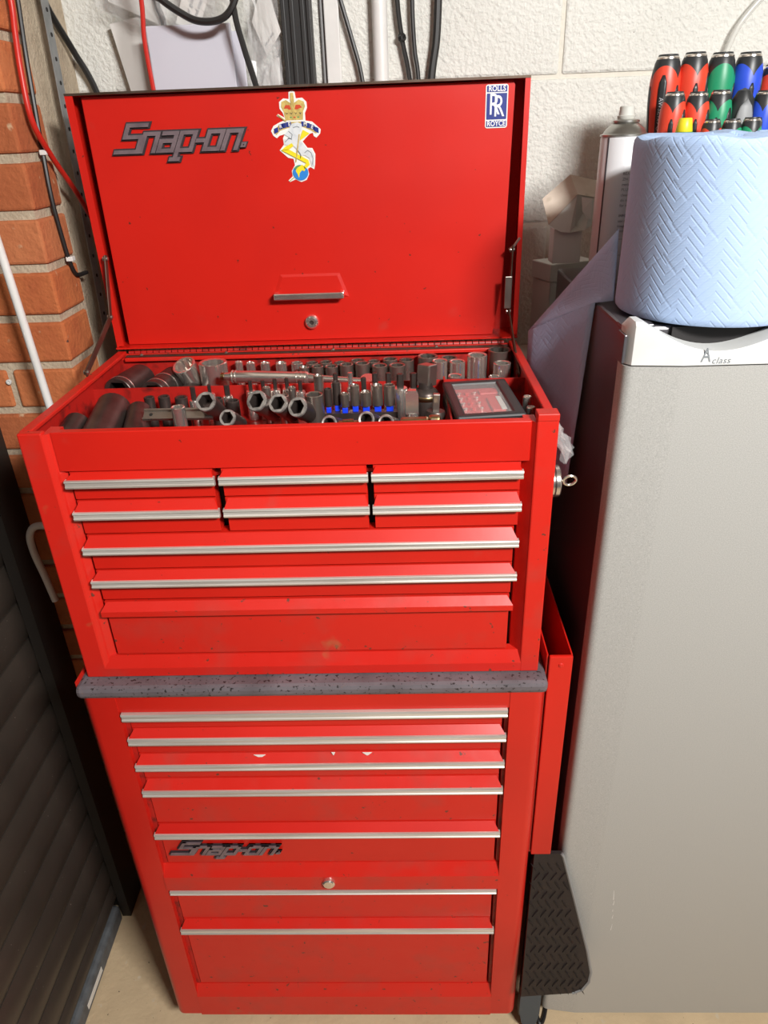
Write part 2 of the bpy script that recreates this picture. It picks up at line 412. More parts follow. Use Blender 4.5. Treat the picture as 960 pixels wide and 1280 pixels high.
# ================================================================ roller cabinet
cab = thing('roller_cabinet', 'tall red steel roller cabinet with seven drawers carrying the open tool chest', 'cabinet', (0, 0.18, 0.0))
YC = -0.021
DEP = 0.385
b = MB()
def rounded_post(mb, xo, xi, z0, z1, y0, depth, r=0.016):
    """front post whose outer front edge is rounded"""
    sgn = 1 if xi > xo else -1
    pts = [(xi, y0)]
    for q in range(7):
        a = PI/2*q/6
        pts.append((xo+sgn*(r-r*math.sin(a)), y0+r-r*math.cos(a)))
    pts += [(xo, y0+depth), (xi, y0+depth)]
    n_ = len(pts)
    vs = [(p[0], p[1], z0) for p in pts]+[(p[0], p[1], z1) for p in pts]
    fs = [tuple(range(n_)), tuple(range(2*n_-1, n_-1, -1))]+[(i, i+n_, (i+1) % n_+n_, (i+1) % n_) for i in range(n_)]
    mb.add(vs, fs, smooth=True)
rounded_post(b, -0.339, -0.287, 0.083, 0.930, YC, 0.04)
rounded_post(b, 0.339, 0.289, 0.083, 0.930, YC, 0.04)
b.box((-0.339, YC+0.04, 0.083), (-0.329, DEP, 0.930))
b.box((0.329, YC+0.04, 0.083), (0.339, DEP, 0.930))
b.box((-0.33, DEP-0.01, 0.083), (0.33, DEP, 0.93))
b.box((-0.33, 0.02, 0.083), (0.33, DEP-0.01, 0.095))
b.box((-0.2872, YC+0.001, 0.8925), (0.2892, YC+0.03, 0.930))
b.build('body', RED, cab)
MB().xprism([(-0.012, 0.1728), (-0.023, 0.1461), (-0.023, 0.0828), (0.02, 0.0828), (0.02, 0.1728)], -0.288, 0.290).build('bottom_sill', RED_WORN, cab)
MB().box((-0.29, 0.028, 0.10), (0.29, 0.034, 0.91)).build('drawer_gap_shade', BLACK, cab)  # flat black sheet, painted shade for the gaps between cabinet drawers
# inner edge returns between post and drawers
for x0, x1 in ((-0.2875, -0.2795), (0.2845, 0.2895)):
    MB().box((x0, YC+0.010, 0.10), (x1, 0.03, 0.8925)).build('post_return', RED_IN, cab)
tp = MB().bbox((-0.342, YC-0.004, 0.922), (0.342, DEP+0.002, 0.9425), 0.007)
tp.build('worn_top', TOPGREY, cab, 'dark grey worn metal top with chipped rolled edge')
MB().box((-0.345, YC+0.01, 0.9215), (-0.3405, DEP, 0.9435)).build('top_edge_fold', RED_WORN, cab)

def drawer(parent, row, x0, x1, yf, yt, trim=True, name='drawer', mt=None, fx=0.0045):
    """drawer front: recessed face, sloping finger ledge above it, bright trim along the ledge"""
    lb, tt, tb, bo = row
    lb = max(lb, tt)
    prof = [(yf, bo+0.0012), (yf, tb-0.002), (yf+0.002, tb-0.001), (yt+0.004, tb-0.0008), (yt+0.0012, tb), (yt, tb+0.001), (yt, tt), (yt+0.0016, tt+0.0014), (yf, lb), (0.026, lb), (0.026, bo+0.0012)]
    d = MB()
    d.xprism([(yf, bo+0.0012), (yf, lb), (0.026, lb), (0.026, bo+0.0012)], x0+fx, x1-fx)
    e = min(fx+0.0035, 0.008) if lb-tt > 0.003 else 0.001
    pr_ = [(yf+0.001, tb+0.001, fx), (yt+0.0005, tb+0.001, 0), (yt+0.0005, tt, 0), (yf+0.0005, lb-0.0004, e), (yf+0.001, lb-0.0004, e)]
    d.add([(x0+q[2], q[0], q[1]) for q in pr_]+[(x1-q[2], q[0], q[1]) for q in pr_], [(0, 1, 2, 3, 4), (9, 8, 7, 6, 5)]+[(k, k+5, (k+1) % 5+5, (k+1) % 5) for k in range(5)])
    o = d.build(name, mt or RED, parent)
    if trim:
        t = MB()
        t.xprism([(yt+0.004, tb-0.0006), (yt-0.0018, tb), (yt-0.0028, tb+(tt-tb)*0.22), (yt-0.0012, tb+(tt-tb)*0.36), (yt-0.0008, tb+(tt-tb)*0.70), (yt-0.0028, tb+(tt-tb)*0.80), (yt-0.0018, tt), (yt+0.004, tt+0.0006)], x0-0.0012, x1+0.0012)
        t.build('trim', ALU, o)
    return o
CAB_ROWS = [(0.8930, 0.8916, 0.8773, 0.8534), (0.8533, 0.8414, 0.8281, 0.8012), (0.7994, 0.7854, 0.7732, 0.7466), (0.7447, 0.7284, 0.7156, 0.6412),
            (0.6392, 0.6257, 0.6138, 0.5390), (0.4775, 0.4765, 0.4664, 0.3835), (0.3811, 0.3652, 0.3516, 0.1756)]
cdr = []
for i, r in enumerate(CAB_ROWS):
    cdr.append(drawer(cab, r, -0.2825, 0.2850, -0.012, -0.023, mt=RED_WORN if i in (2, 3, 5, 6) else RED))
for cx_, cz_, w_ in ((-0.0890, 0.7950, 0.0095), (0.0770, 0.7975, 0.0075), (0.0250, 0.7985, 0.003)):
    MB().prism([(cx_-w_, cz_+0.0032), (cx_-w_*0.1, cz_-0.0030), (cx_+w_*0.2, cz_-0.0026), (cx_+w_, cz_+0.0032)], 0.0006, Matrix.Translation((0, -0.0160, 0)) @ Matrix.Translation((0, 0, 0))).build('paint_chip', STW, cdr[2])
lr = MB().xprism([(-0.012, 0.5369), (-0.0235, 0.5139), (-0.0235, 0.4788), (-0.012, 0.4780), (0.02, 0.4780), (0.02, 0.5369)], -0.288, 0.2885).build('lock_rail', RED_WORN, cab)
lk = MB().lathe([(0, 0.008), (0.0035, 0.008), (0.0085, 0.0072), (0.0105, 0.005), (0.0108, 0.0), (0.0, 0.0)], 20, frame((-0.002, -0.0235, 0.501), (0, -1, 0))).build('lock', CHROME, lr)
# ---- badges drawn with straight strokes
GL = {   # strokes in a cell, x right, y up, cap height 10, x-height 7
 'S': ([[(7.6, 10), (1.2, 10), (1.2, 5.6), (7, 5.6), (7, 0), (-0.6, 0)]], 8.2),
 'n': ([[(0, 0), (0, 6.6), (4.6, 6.6), (4.6, 0)]], 6.4),
 'a': ([[(0.4, 6.6), (4.8, 6.6), (4.8, 0), (0, 0), (0, 3.7), (4.8, 3.7)]], 6.6),
 'p': ([[(0, -3.4), (0, 6.6), (4.8, 6.6), (4.8, 0), (0, 0)], [(-1.2, -3.4), (1.2, -3.4)]], 6.5),
 '-': ([[(0, 3.4), (2.0, 3.4)]], 3.2),
 'o': ([[(0, 0), (0, 6.6), (4.8, 6.6), (4.8, 0), (0, 0)]], 6.6),
 'R': ([[(0, 0.6), (0, 1.8), (1.1, 1.8), (1.1, 0.6), (0, 0.6)]], 1.6),
}
def strokes(mb, text, M, width, depth, shear=0.42):
    x = 0.0; cnt_ = [0]
    for ch in text:
        paths, adv = GL[ch]
        w = width*(0.45 if ch == 'R' else 1.0)
        for path in paths:
            for (ax, ay), (bx, by) in zip(path, path[1:]):
                dx, dy = bx-ax, by-ay; l = math.hypot(dx, dy); ux, uy = dx/l*w/2, dy/l*w/2
                nx, ny = -uy, ux
                q = [(ax-ux+nx, ay-uy+ny), (ax-ux-nx, ay-uy-ny), (bx+ux-nx, by+uy-ny), (bx+ux+nx, by+uy+ny)]
                q = [(x+qx+shear*qy, qy) for qx, qy in q]
                mb.prism(q, depth, M @ Matrix.Translation((0, -0.00004*cnt_[0], 0))); cnt_[0] += 1
        x += adv
    return x
def badge(parent, x, y, z, wid, cap, slope):
    M = Matrix.Translation((x, y, z)) @ Matrix.Rotation(-slope, 4, 'Y') @ Matrix.Diagonal((wid/48.2, 1, cap/10.6, 1))
    back = MB(); strokes(back, 'Snap-onR', Matrix.Translation((0, -0.0025, 0)) @ M, 2.7, 0.0025)
    bo = back.build('badge', BADGE_D, parent, 'worn purple-grey raised script badge')
    fr = MB(); strokes(fr, 'Snap-onR', Matrix.Translation((0, -0.0060, 0)) @ M, 1.55, 0.0025)
    fr.build('lettering', BADGE, bo)
    return bo
badge(cdr[4], -0.2625, -0.0122, 0.5675, 0.192, 0.0285, 0.0)
for sx in (-0.272, 0.282):
    for sy in (0.03, 0.33):
        c = MB().box((sx-0.035, sy-0.03, 0.077), (sx+0.035, sy+0.03, 0.083)).box((sx-0.018, sy-0.012, 0.03), (sx-0.014, sy+0.012, 0.078)).box((sx+0.014, sy-0.012, 0.03), (sx+0.018, sy+0.012, 0.078)).build('caster', STEEL, cab)
        MB().lathe([(0.0, -0.012), (0.030, -0.012), (0.034, -0.008), (0.034, 0.008), (0.030, 0.012), (0, 0.012)], 20, frame((sx, sy, 0.0345), (1, 0, 0))).build('wheel', RUBBER, c)
# side tray hung on the right flank
st = thing('side_tray', 'narrow red steel tray hooked on the right flank of the roller cabinet', 'tray', (0.36, 0.1, 0.54))
m = MB()
m.bbox((0.345, -0.002, 0.540), (0.3785, 0.004, 0.970), 0.0015)
m.box((0.3765, 0.004, 0.540), (0.3785, 0.300, 0.970)).box((0.342, 0.004, 0.540), (0.344, 0.300, 0.970)).box((0.344, 0.004, 0.540), (0.3765, 0.300, 0.544)).box((0.344, 0.297, 0.540), (0.3765, 0.300, 0.970))
m.build('tray_body', RED, st)
MB().lathe([(0, 0.002), (0.003, 0.0015), (0.004, 0), (0, 0)], 12, frame((0.362, -0.002, 0.955), (0, -1, 0))).build('rivet', RED_WORN, st)

# ================================================================ tool chest
ch = thing('tool_chest', 'red steel top chest with open lid and nine drawers standing on the roller cabinet', 'tool chest', (0, 0.18, 0.9425))
ZB, ZT, CD = 0.9430, 1.328, 0.3665
m = MB()
m.bbox((-0.330, 0.0, ZB), (-0.299, 0.012, ZT), 0.002)
m.bbox((0.3035, 0.0, ZB), (0.330, 0.012, ZT+0.003), 0.002)
m.box((-0.330, 0.010, ZB), (-0.3265, CD, ZT)).box((0.3265, 0.010, ZB), (0.330, CD, ZT))
m.bbox((-0.330, 0.010, ZT-0.006), (-0.3165, CD, ZT), 0.0015).bbox((0.3185, 0.010, ZT-0.006), (0.330, CD, ZT), 0.0015)
m.box((-0.3265, CD-0.004, ZB), (0.3265, CD, ZT-0.004))
m.bbox((-0.3165, CD-0.016, ZT-0.014), (0.3185, CD, ZT-0.008), 0.001)
m.bbox((0.304, -0.001, ZT), (0.330, 0.02, ZT+0.009), 0.001)
m.build('body', RED_WORN, ch)
bd = MB().bbox((-0.2915, 0.006, 1.2735), (0.2985, 0.018, 1.3265), 0.0012).build('front_panel', RED, ch)
for prof in ([(-0.300, 0.0008), (-0.294, 0.004), (-0.2925, 0.0065), (-0.284, 0.012), (-0.284, 0.030), (-0.300, 0.030)], [(0.3045, 0.0008), (0.3045, 0.030), (0.2900, 0.030), (0.2900, 0.019)]):
    n_ = len(prof); pr = MB()
    pr.add([(p[0], p[1], ZB) for p in prof]+[(p[0], p[1], 1.3255) for p in prof], [tuple(range(n_)), tuple(range(2*n_-1, n_-1, -1))]+[(k, k+n_, (k+1) % n_+n_, (k+1) % n_) for k in range(n_)])
    pr.build('post_return', RED_WORN if prof[0][0] < 0 else RED, ch)
MB().xprism([(0.007, 0.9780), (0.0, 0.959), (0.0, 0.9445), (0.02, 0.9445), (0.02, 0.9780)], -0.3010, 0.3045).build('bottom_sill', RED_WORN, ch)
MB().box((-0.297, 0.030, 0.95), (0.3035, 0.036, 1.275)).build('drawer_gap_shade', BLACK, ch)  # black sheet in place of the shade behind the chest drawers
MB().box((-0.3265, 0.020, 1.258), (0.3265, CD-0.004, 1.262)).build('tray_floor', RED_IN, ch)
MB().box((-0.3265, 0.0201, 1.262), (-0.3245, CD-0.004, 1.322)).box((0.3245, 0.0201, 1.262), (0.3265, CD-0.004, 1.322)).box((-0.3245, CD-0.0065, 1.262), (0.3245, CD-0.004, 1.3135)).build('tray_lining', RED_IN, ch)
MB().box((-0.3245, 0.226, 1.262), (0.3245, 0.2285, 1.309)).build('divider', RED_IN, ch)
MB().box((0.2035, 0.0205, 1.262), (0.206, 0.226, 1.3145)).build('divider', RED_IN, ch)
CH_ROWS = [(1.2725, 1.2650, 1.2543, 1.2331), (1.2320, 1.2197, 1.2085, 1.1819), (1.1807, 1.1657, 1.1553, 1.1266), (1.1253, 1.1137, 1.1029, 1.0762), (1.0735, 1.0616, 1.0520, 0.9799)]
for r in CH_ROWS[:2]:
    for x0, x1 in ((-0.2830, -0.0955), (-0.0880, 0.0970), (0.1035, 0.2895)):
        drawer(ch, r, x0, x1, 0.007, -0.003, fx=0.001 if x0 > -0.2 else 0.003)
for r in CH_ROWS[2:4]: drawer(ch, r, -0.2835, 0.2890, 0.007, -0.003)
drawer(ch, CH_ROWS[4], -0.2835, 0.2880, 0.007, -0.003, trim=False, mt=RED_WORN)
# hinge
hg = MB().box((-0.315, CD-0.012, ZT-0.0075), (0.317, CD-0.0005, ZT-0.0055))
hg.build('hinge', RUST, ch)
kn = MB()
for i in range(60):
    x = -0.312+i*0.0104
    kn.lathe([(0, 0), (0.0034, 0), (0.0034, 0.0088), (0, 0.0088)], 8, frame((x, CD-0.001, ZT-0.003), (1, 0, 0), (0, 0, 1)))
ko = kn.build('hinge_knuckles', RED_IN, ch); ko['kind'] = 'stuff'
for x in (-0.29, -0.148, 0.03, 0.2):
    MB().lathe([(0, 0.0022), (0.002, 0.002), (0.0035, 0), (0, 0)], 10, frame((x, CD-0.007, ZT-0.0055), (0, 0, 1))).build('rivet', STEEL, ch)
# lid, standing open
ld = MB()
YL0, YL1 = 0.372, 0.425
ld.box((-0.333, YL1-0.003, 1.333), (0.333, YL1, 1.700))
ld.box((-0.333, YL0, 1.333), (-0.3305, YL1, 1.700)).box((0.3305, YL0, 1.333), (0.333, YL1, 1.700))
ld.box((-0.333, YL0, 1.6975), (0.333, YL1, 1.700))
ld.box((-0.333, CD, 1.331), (0.333, YL1, 1.3335))
ld.box((-0.3305, YL0, 1.335), (-0.3215, YL0+0.002, 1.6975)).box((0.3255, YL0, 1.335), (0.3305, YL0+0.002, 1.6975))
lid = ld.build('lid', RED, ch)
MB().box((-0.333, YL0-0.0008, 1.6975), (0.333, YL0+0.003, 1.7006)).build('lid_edge', RUST, lid)
# stays
def stay(pts, w, name='lid_stay'):
    s = MB()
    for a, b_ in zip(pts, pts[1:]):
        a = Vector(a); b_ = Vector(b_); M = frame(a, b_-a, (1, 0, 0))
        s.bbox((-0.0012, -w, -w), (0.0012, w, (b_-a).length+w), 0.001, M)
    o = s.build(name, RUST, ch)
    for p in pts: MB().lathe([(0, 0.004), (0.003, 0.0035), (0.004, 0.0), (0.004, -0.004), (0, -0.004)], 10, frame(p, (1, 0, 0), (0, 0, 1))).build('pivot', STEEL, o)
stay([(-0.3175, 0.362, 1.476), (-0.3235, 0.347, 1.389), (-0.3300, 0.232, 1.334)], 0.0055)
stay([(0.3170, 0.362, 1.470), (0.3150, 0.358, 1.377), (0.3225, 0.272, 1.303)], 0.0065)
MB().bbox((0.3065, 0.350, 1.383), (0.3175, 0.3535, 1.432), 0.001).build('stay_slide', STEEL, ch)
MB().tube([(0.3115, 0.360, 1.470), (0.318, 0.360, 1.474), (0.3275, 0.362, 1.487)], 0.002, 6).build('stay_spring', STEEL, ch)

# ---------------- the removed front cover, stowed upright inside the lid
fc = thing('front_cover', 'glossy red steel drawer cover standing upright inside the open chest lid', 'panel', (0, 0.39, 1.3345))
YP = 0.384
pan = MB()
out = [(-0.3135, 1.6955), (-0.3160, 1.3345), (0.2935, 1.3345), (0.3075, 1.430), (0.3130, 1.690), (0.3100, 1.6955)]
pan.prism([(x, z) for x, z in out][::-1], 0.012, Matrix.Translation((0, YP, 0)))
pan.build('panel', RED, fc)
oA = [(-0.0660, 1.402), (0.0600, 1.402), (0.0460, 1.4400), (-0.0500, 1.4400)]; oB = [(-0.0590, 1.405), (0.0535, 1.405), (0.0420, 1.4360), (-0.0460, 1.4360)]
hp = MB().add([(x, YP, z) for x, z in oA]+[(x, YP-0.0013, z) for x, z in oB], [(3, 2, 1, 0), (4, 5, 6, 7)]+[(k, (k+1) % 4, (k+1) % 4+4, k+4) for k in range(4)]).build('handle_plate', RED, fc)
h = MB().bbox((-0.0605, YP-0.021, 1.4035), (0.0525, YP-0.0165, 1.4135), 0.0015).box((-0.0605, YP-0.018, 1.4055), (-0.0545, YP-0.0005, 1.4125)).box((0.0465, YP-0.018, 1.4055), (0.0525, YP-0.0005, 1.4125))
h.build('handle', CHROME, fc)
lk = MB().lathe([(0, 0.005), (0.0035, 0.005), (0.0038, 0.008), (0.0080, 0.008), (0.0105, 0.006), (0.0115, 0.0), (0, 0)], 24, frame((-0.0045, YP, 1.3635), (0, -1, 0))).build('lock', CHROME, fc)
MB().lathe([(0, 0.0065), (0.0055, 0.0065), (0.0058, 0.0045), (0, 0.0045)], 16, frame((-0.0045, YP, 1.3635), (0, -1, 0))).build('lock_barrel', IMPACT, lk)
badge(fc, -0.273, YP-0.0002, 1.6232, 0.203, 0.0365, 0.0)
# ---- blue and white badge sticker
def flat(pts, y, mat_, name, parent, th=0.0004):
    return MB().prism(pts, th, Matrix.Translation((0, y, 0))).build(name, mat_, parent)
def rrect(x0, z0, x1, z1, r=0.003, n=4):
    P = []
    for cx, cz, a0 in ((x1-r, z0+r, -PI/2), (x1-r, z1-r, 0), (x0+r, z1-r, PI/2), (x0+r, z0+r, PI)):
        for k in range(n+1):
            a = a0+PI/2*k/n; P.append((cx+r*math.cos(a), cz+r*math.sin(a)))
    return P
X0, X1, Z0, Z1 = 0.2715, 0.3035, 1.6365, 1.6915
ys = YP-0.0006
rs = flat(rrect(X0, Z0, X1, Z1), ys, STW, 'sticker', fc); rs['label'] = 'blue and white rectangular maker sticker'
for za, zb in ((Z0+0.0015, Z0+0.0095), (Z0+0.011, Z1-0.011), (Z1-0.0095, Z1-0.0015)):
    flat(rrect(X0+0.0015, za, X1-0.0015, zb, 0.001), ys-0.0004, STBL, 'sticker_field', rs)
XM = (X0+X1)/2
t = MB()
text_on(t, 'ROLLS', 0.0094, facing(XM, ys-0.0007, Z1-0.0055, sx=0.92), extrude=0.0002, offset=0.0002)
text_on(t, 'ROYCE', 0.0094, facing(XM, ys-0.0007, Z0+0.0055, sx=0.88), extrude=0.0002, offset=0.0002)
text_on(t, 'R', 0.0390, facing(XM-0.0035, ys-0.0007, Z0+0.0290, sx=0.70), extrude=0.0002)
text_on(t, 'R', 0.0390, facing(XM+0.0032, ys-0.0009, Z0+0.0265, sx=0.70), extrude=0.0002)
t.build('lettering', WHITE_INK, rs)
# ---- regimental crest sticker, outlines in its own drawing units (788 x 1280), placed on the cover
def CX(u, v): return (-0.0522+u*0.1015*1.175e-3, 1.7028-v*0.1016*1.060e-3)
def cp(pts): return [CX(*p) for p in pts]
yc = YP-0.0006
outline = [(340, 100), (378, 82), (415, 100), (422, 175), (500, 170), (548, 220), (550, 290), (520, 350), (520, 440), (600, 455), (700, 550), (690, 600), (640, 650), (608, 630), (600, 590), (560, 600), (465, 690), (520, 770), (580, 775), (612, 850), (600, 980), (585, 1040), (540, 1010), (505, 1030), (515, 1100), (480, 1170), (410, 1195), (340, 1160), (265, 1190), (248, 1170), (305, 1120), (300, 1050), (345, 980), (335, 900), (270, 885), (170, 790), (230, 720), (225, 640), (250, 595), (185, 610), (150, 640), (110, 610), (85, 550), (120, 490), (200, 450), (255, 430), (170, 370), (190, 350), (265, 395), (250, 340), (215, 290), (215, 210), (270, 170), (335, 180)]
cr = flat(cp(outline), yc, STW, 'crest_sticker', fc); cr['label'] = 'white edged crest with crown, rearing horse, lightning bolt and globe'
def layer(pts, m_, name, lv): return flat(cp(pts), yc-0.0004*lv, m_, name, cr, 0.0004)
layer([(275, 430), (262, 330), (235, 270), (245, 210), (300, 190), (350, 225), (378, 240), (400, 225), (455, 190), (515, 215), (528, 270), (500, 330), (490, 430)], STG, 'crown', 1)
layer([(268, 290), (290, 250), (340, 250), (358, 300), (330, 305), (310, 290)], STR, 'crown_cap', 2)
layer([(398, 300), (415, 250), (465, 250), (492, 285), (460, 290), (430, 305)], STR, 'crown_cap', 2)
layer([(360, 110), (395, 110), (400, 190), (390, 330), (365, 330), (355, 190)], STG, 'crown_cross', 3)
for q in range(4): layer([(280+q*55, 335), (300+q*55, 350), (318+q*55, 335), (300+q*55, 362)], STK, 'crown_jewel', 2)
for q in range(3): layer([(330+q*45, 395), (345+q*45, 385), (360+q*45, 395), (345+q*45, 408)], STR if q == 1 else STGR, 'crown_jewel', 2)
layer([(110, 560), (180, 490), (300, 450), (480, 450), (600, 490), (675, 560), (640, 600), (560, 550), (470, 510), (300, 520), (200, 550), (150, 600)], STG, 'scroll', 1)
for (u, v, w_, a) in ((150, 545, 26, -.4), (215, 500, 26, -.25), (255, 490, 22, -.2), (310, 480, 30, -.1), (490, 480, 24, .1), (548, 500, 24, .25), (600, 520, 24, .35), (645, 552, 28, .5)):
    layer([(u-w_, v-30+a*-w_), (u+w_, v-30+a*w_), (u+w_, v+30+a*w_), (u-w_, v+30-a*w_)], STBL, 'scroll_field', 2)
t = MB()
for (c, u, v, a) in (('R', 210, 500, .25), ('E', 320, 480, .1), ('M', 515, 484, -.1), ('E', 598, 520, -.35)):
    p = CX(u, v); text_on(t, c, 0.0068, facing(p[0], yc-0.0014, p[1], -a), extrude=0.0002, offset=0.0001)
t.build('lettering', STW, cr)
layer([(250, 600), (300, 545), (350, 470), (420, 455), (470, 480), (470, 550), (440, 580), (430, 650), (470, 720), (520, 790), (570, 790), (600, 860), (590, 1000), (560, 1000), (535, 900), (480, 860), (440, 870), (400, 800), (330, 720), (290, 740), (240, 720), (250, 650), (310, 640)], STH, 'horse', 3)
for ln in ([(300, 560), (345, 600), (330, 650), (290, 650)], [(480, 830), (520, 800), (560, 830), (580, 900), (570, 980)], [(395, 790), (430, 850), (420, 900)], [(360, 520), (410, 505), (440, 520)], [(250, 690), (300, 640), (335, 660)]):
    for (ua, va), (ub, vb) in zip(ln, ln[1:]):
        l_ = math.hypot(ub-ua, vb-va); nx, nz = -(vb-va)/l_*4, (ub-ua)/l_*4
        layer([(ua+nx, va+nz), (ub+nx, vb+nz), (ub-nx, vb-nz), (ua-nx, va-nz)], INKG, 'horse_line', 4)
layer([(440, 640), (480, 550), (560, 595), (432, 680)], STY, 'lightning', 4)
layer([(330, 705), (350, 740), (285, 785), (190, 792), (240, 750)], STY, 'lightning', 4)
layer([(190, 788), (285, 780), (520, 920), (535, 980), (470, 1035), (455, 1000), (490, 960)], STY, 'lightning', 4)
layer([(180, 360), (195, 358), (290, 440), (270, 440)], STG, 'horse_horn', 4)
layer([(425, 600), (440, 600), (370, 940), (358, 940)], STG, 'chain', 5)
pts = [(410+98*math.cos(2*PI*k/28), 1075+98*math.sin(2*PI*k/28)) for k in range(28)]
layer(pts, STSK, 'globe', 3)
layer([(350, 1050), (380, 1000), (440, 975), (480, 1020), (460, 1060), (430, 1045), (400, 1080), (385, 1140), (370, 1090)], STY, 'globe_land', 4)
layer([(335, 1010), (380, 980), (420, 985), (380, 1010), (350, 1040)], STGR, 'globe_land', 5)
layer([(260, 1175), (315, 1130), (325, 1140), (268, 1182)], STG, 'anchor_ring', 3)

# ================================================================ contents of the tray
ZF = 1.2625
def socket_geo(r, L, pts=12, rin=0.76, step=0.0, M=None, n=24, depth=0.6):
    """hollow socket, open end up (z=L); pts-point opening"""
    mb = MB()
    ro = [(r*(1-step)-0.0006, 0.0), (r*(1-step), 0.0006)]
    if step: ro += [(r*(1-step), L*0.42), (r, L*0.52)]
    ro += [(r, L-0.0009), (r-0.0009, L)]
    mb.lathe(ro, n, M)
    def hexr(a):
        s = PI/3; t = (a % s)-s/2
        return 1.0*math.cos(PI/6)/math.cos(t)/0.93
    def twelve(a):
        k = int(round(a/(2*PI/n))); return 1.0 if k % 2 == 0 else 0.88
    rf = hexr if pts == 6 else twelve
    ri = r*rin
    o = len(mb.v)
    mb.lathe([(r-0.0009, L), (r-0.0013, L)], n, M)
    ring0 = len(mb.v)-n
    vs = []; 
    for z_ in (L-0.0011, L*(1-depth)):
        for k in range(n):
            a = 2*PI*k/n; q = min(ri*rf(a), r-0.0014); vs.append((q*math.cos(a), q*math.sin(a), z_))
    fs = [(k, (k+1) % n, n+(k+1) % n, n+k) for k in range(n)]+[tuple(n+k for k in range(n))]
    b0 = len(mb.v); mb.add(vs, fs, M)
    mb.f += [(ring0+k, ring0+(k+1) % n, b0+(k+1) % n, b0+k) for k in range(n)]; mb.sm += [False]*n
    bb = len(mb.v)
    mb.add([((r*(1-step)-0.0006)*math.cos(2*PI*k/n), (r*(1-step)-0.0006)*math.sin(2*PI*k/n), 0) for k in range(n)], [tuple(range(n))], M)
    return mb
ORD = ['first', 'second', 'third', 'fourth', 'fifth', 'sixth', 'seventh', 'eighth', 'ninth', 'tenth', 'eleventh', 'twelfth', 'thirteenth', 'fourteenth', 'fifteenth']
def socket(pos, r, L, m, label, group, pts=12, name='socket', **kw):
    o = socket_geo(r, L, pts, M=Matrix.Translation((pos[0], pos[1], pos[2])), **kw)
    mesh_root(o, name, m, pos, label, 'socket', group); return o
def mesh_root(mb, name, m, pos, label, cat, group=None):
    """a thing that is one mesh, its origin at its base"""
    mb.v = [(a-pos[0], b_-pos[1], c-pos[2]) for a, b_, c in mb.v]
    o = mb.build(name, m); o.location = pos
    return tag(o, label, cat, group)

BACK_ROW = [(-0.1246,0.338,1.3131,0.0066),(-0.1051,0.338,1.3112,0.0075),(-0.0814,0.338,1.3105,0.0079),(-0.0552,0.338,1.3098,0.0092),(-0.029,0.338,1.309,0.0098),(-0.0041,0.338,1.3083,0.0105),(0.0186,0.338,1.309,0.0105),(0.0418,0.338,1.307,0.0105),(0.0707,0.338,1.3102,0.0117),(0.0970,0.338,1.3081,0.0104),(0.1236,0.338,1.3113,0.0122),(0.1501,0.338,1.3091,0.0122),(0.1847,0.338,1.3145,0.0162),(0.2197,0.338,1.3112,0.0130)]
for i, (x, y, zt, r) in enumerate(BACK_ROW):
    if i == 12: lab = 'wide olive-grey twelve-point socket near the right end of the rear socket row'
    elif i < 5: lab = 'small chrome socket behind the ratchet handle, %s from the left of the rear row' % ORD[i]
    elif i == 13: lab = 'chrome twelve-point socket at the right end of the rear socket row'
    else: lab = 'satin twelve-point socket, %s from the left in the rear row under the hinge' % ORD[i]
    socket((x, y, ZF), r, zt-ZF, STEEL if i > 4 else CHROME, lab, 'sockets in the rear row', rin=0.82)
SECOND_ROW = [(-0.0133,0.306,1.311,0.0080),(0.0079,0.308,1.3114,0.0095),(0.0303,0.308,1.3107,0.0102),(0.0546,0.306,1.3139,0.0108),(0.0799,0.304,1.3158,0.0114),(0.1076,0.300,1.3124,0.0122),(0.1353,0.298,1.3129,0.0128),(0.2025,0.300,1.3174,0.0120),(0.2302,0.300,1.3154,0.0123),(0.2610,0.300,1.3248,0.0156)]
for i, (x, y, zt, r) in enumerate(SECOND_ROW):
    if i == 9: lab = 'large bright chrome twelve-point socket third from the right end of the rear compartment'
    elif i >= 7: lab = 'polished chrome twelve-point socket, %s of the pair right of the big knuckle joint' % ('left' if i == 7 else 'right')
    else: lab = 'satin grey socket, %s from the left in the second row behind the divider' % ORD[i]
    socket((x, y, ZF), r, zt-ZF, CHROME if i >= 7 else STEEL, lab, 'sockets in the second row', rin=0.80)
socket((0.3005, 0.334, ZF), 0.0185, 1.3226-ZF, STEEL, 'widest thin-walled dark chrome socket in the far right corner of the tray', 'large sockets at the right end', rin=0.86)
socket((0.2972, 0.277, ZF), 0.0135, 1.318-ZF, CHROME, 'tall chrome socket standing in front of the widest corner socket', 'large sockets at the right end', rin=0.80)
for i, (x, y, zt, r) in enumerate([(0.2235, 0.252, 1.3077, 0.0109), (0.2829, 0.252, 1.3048, 0.0085)]):
    socket((x, y, ZF), r, zt-ZF, CHROME, ['wider', 'smaller'][i]+' chrome socket just behind the divider above the black clear-lid case', 'sockets behind the clear-lid case')
cl = MB().bbox((0.266, 0.236, ZF), (0.276, 0.246, 1.3035), 0.001)
mesh_root(cl, 'socket_clip', BLUECLIP, (0.271, 0.241, ZF), 'blue plastic socket clip behind the clear-lid case', 'clip')
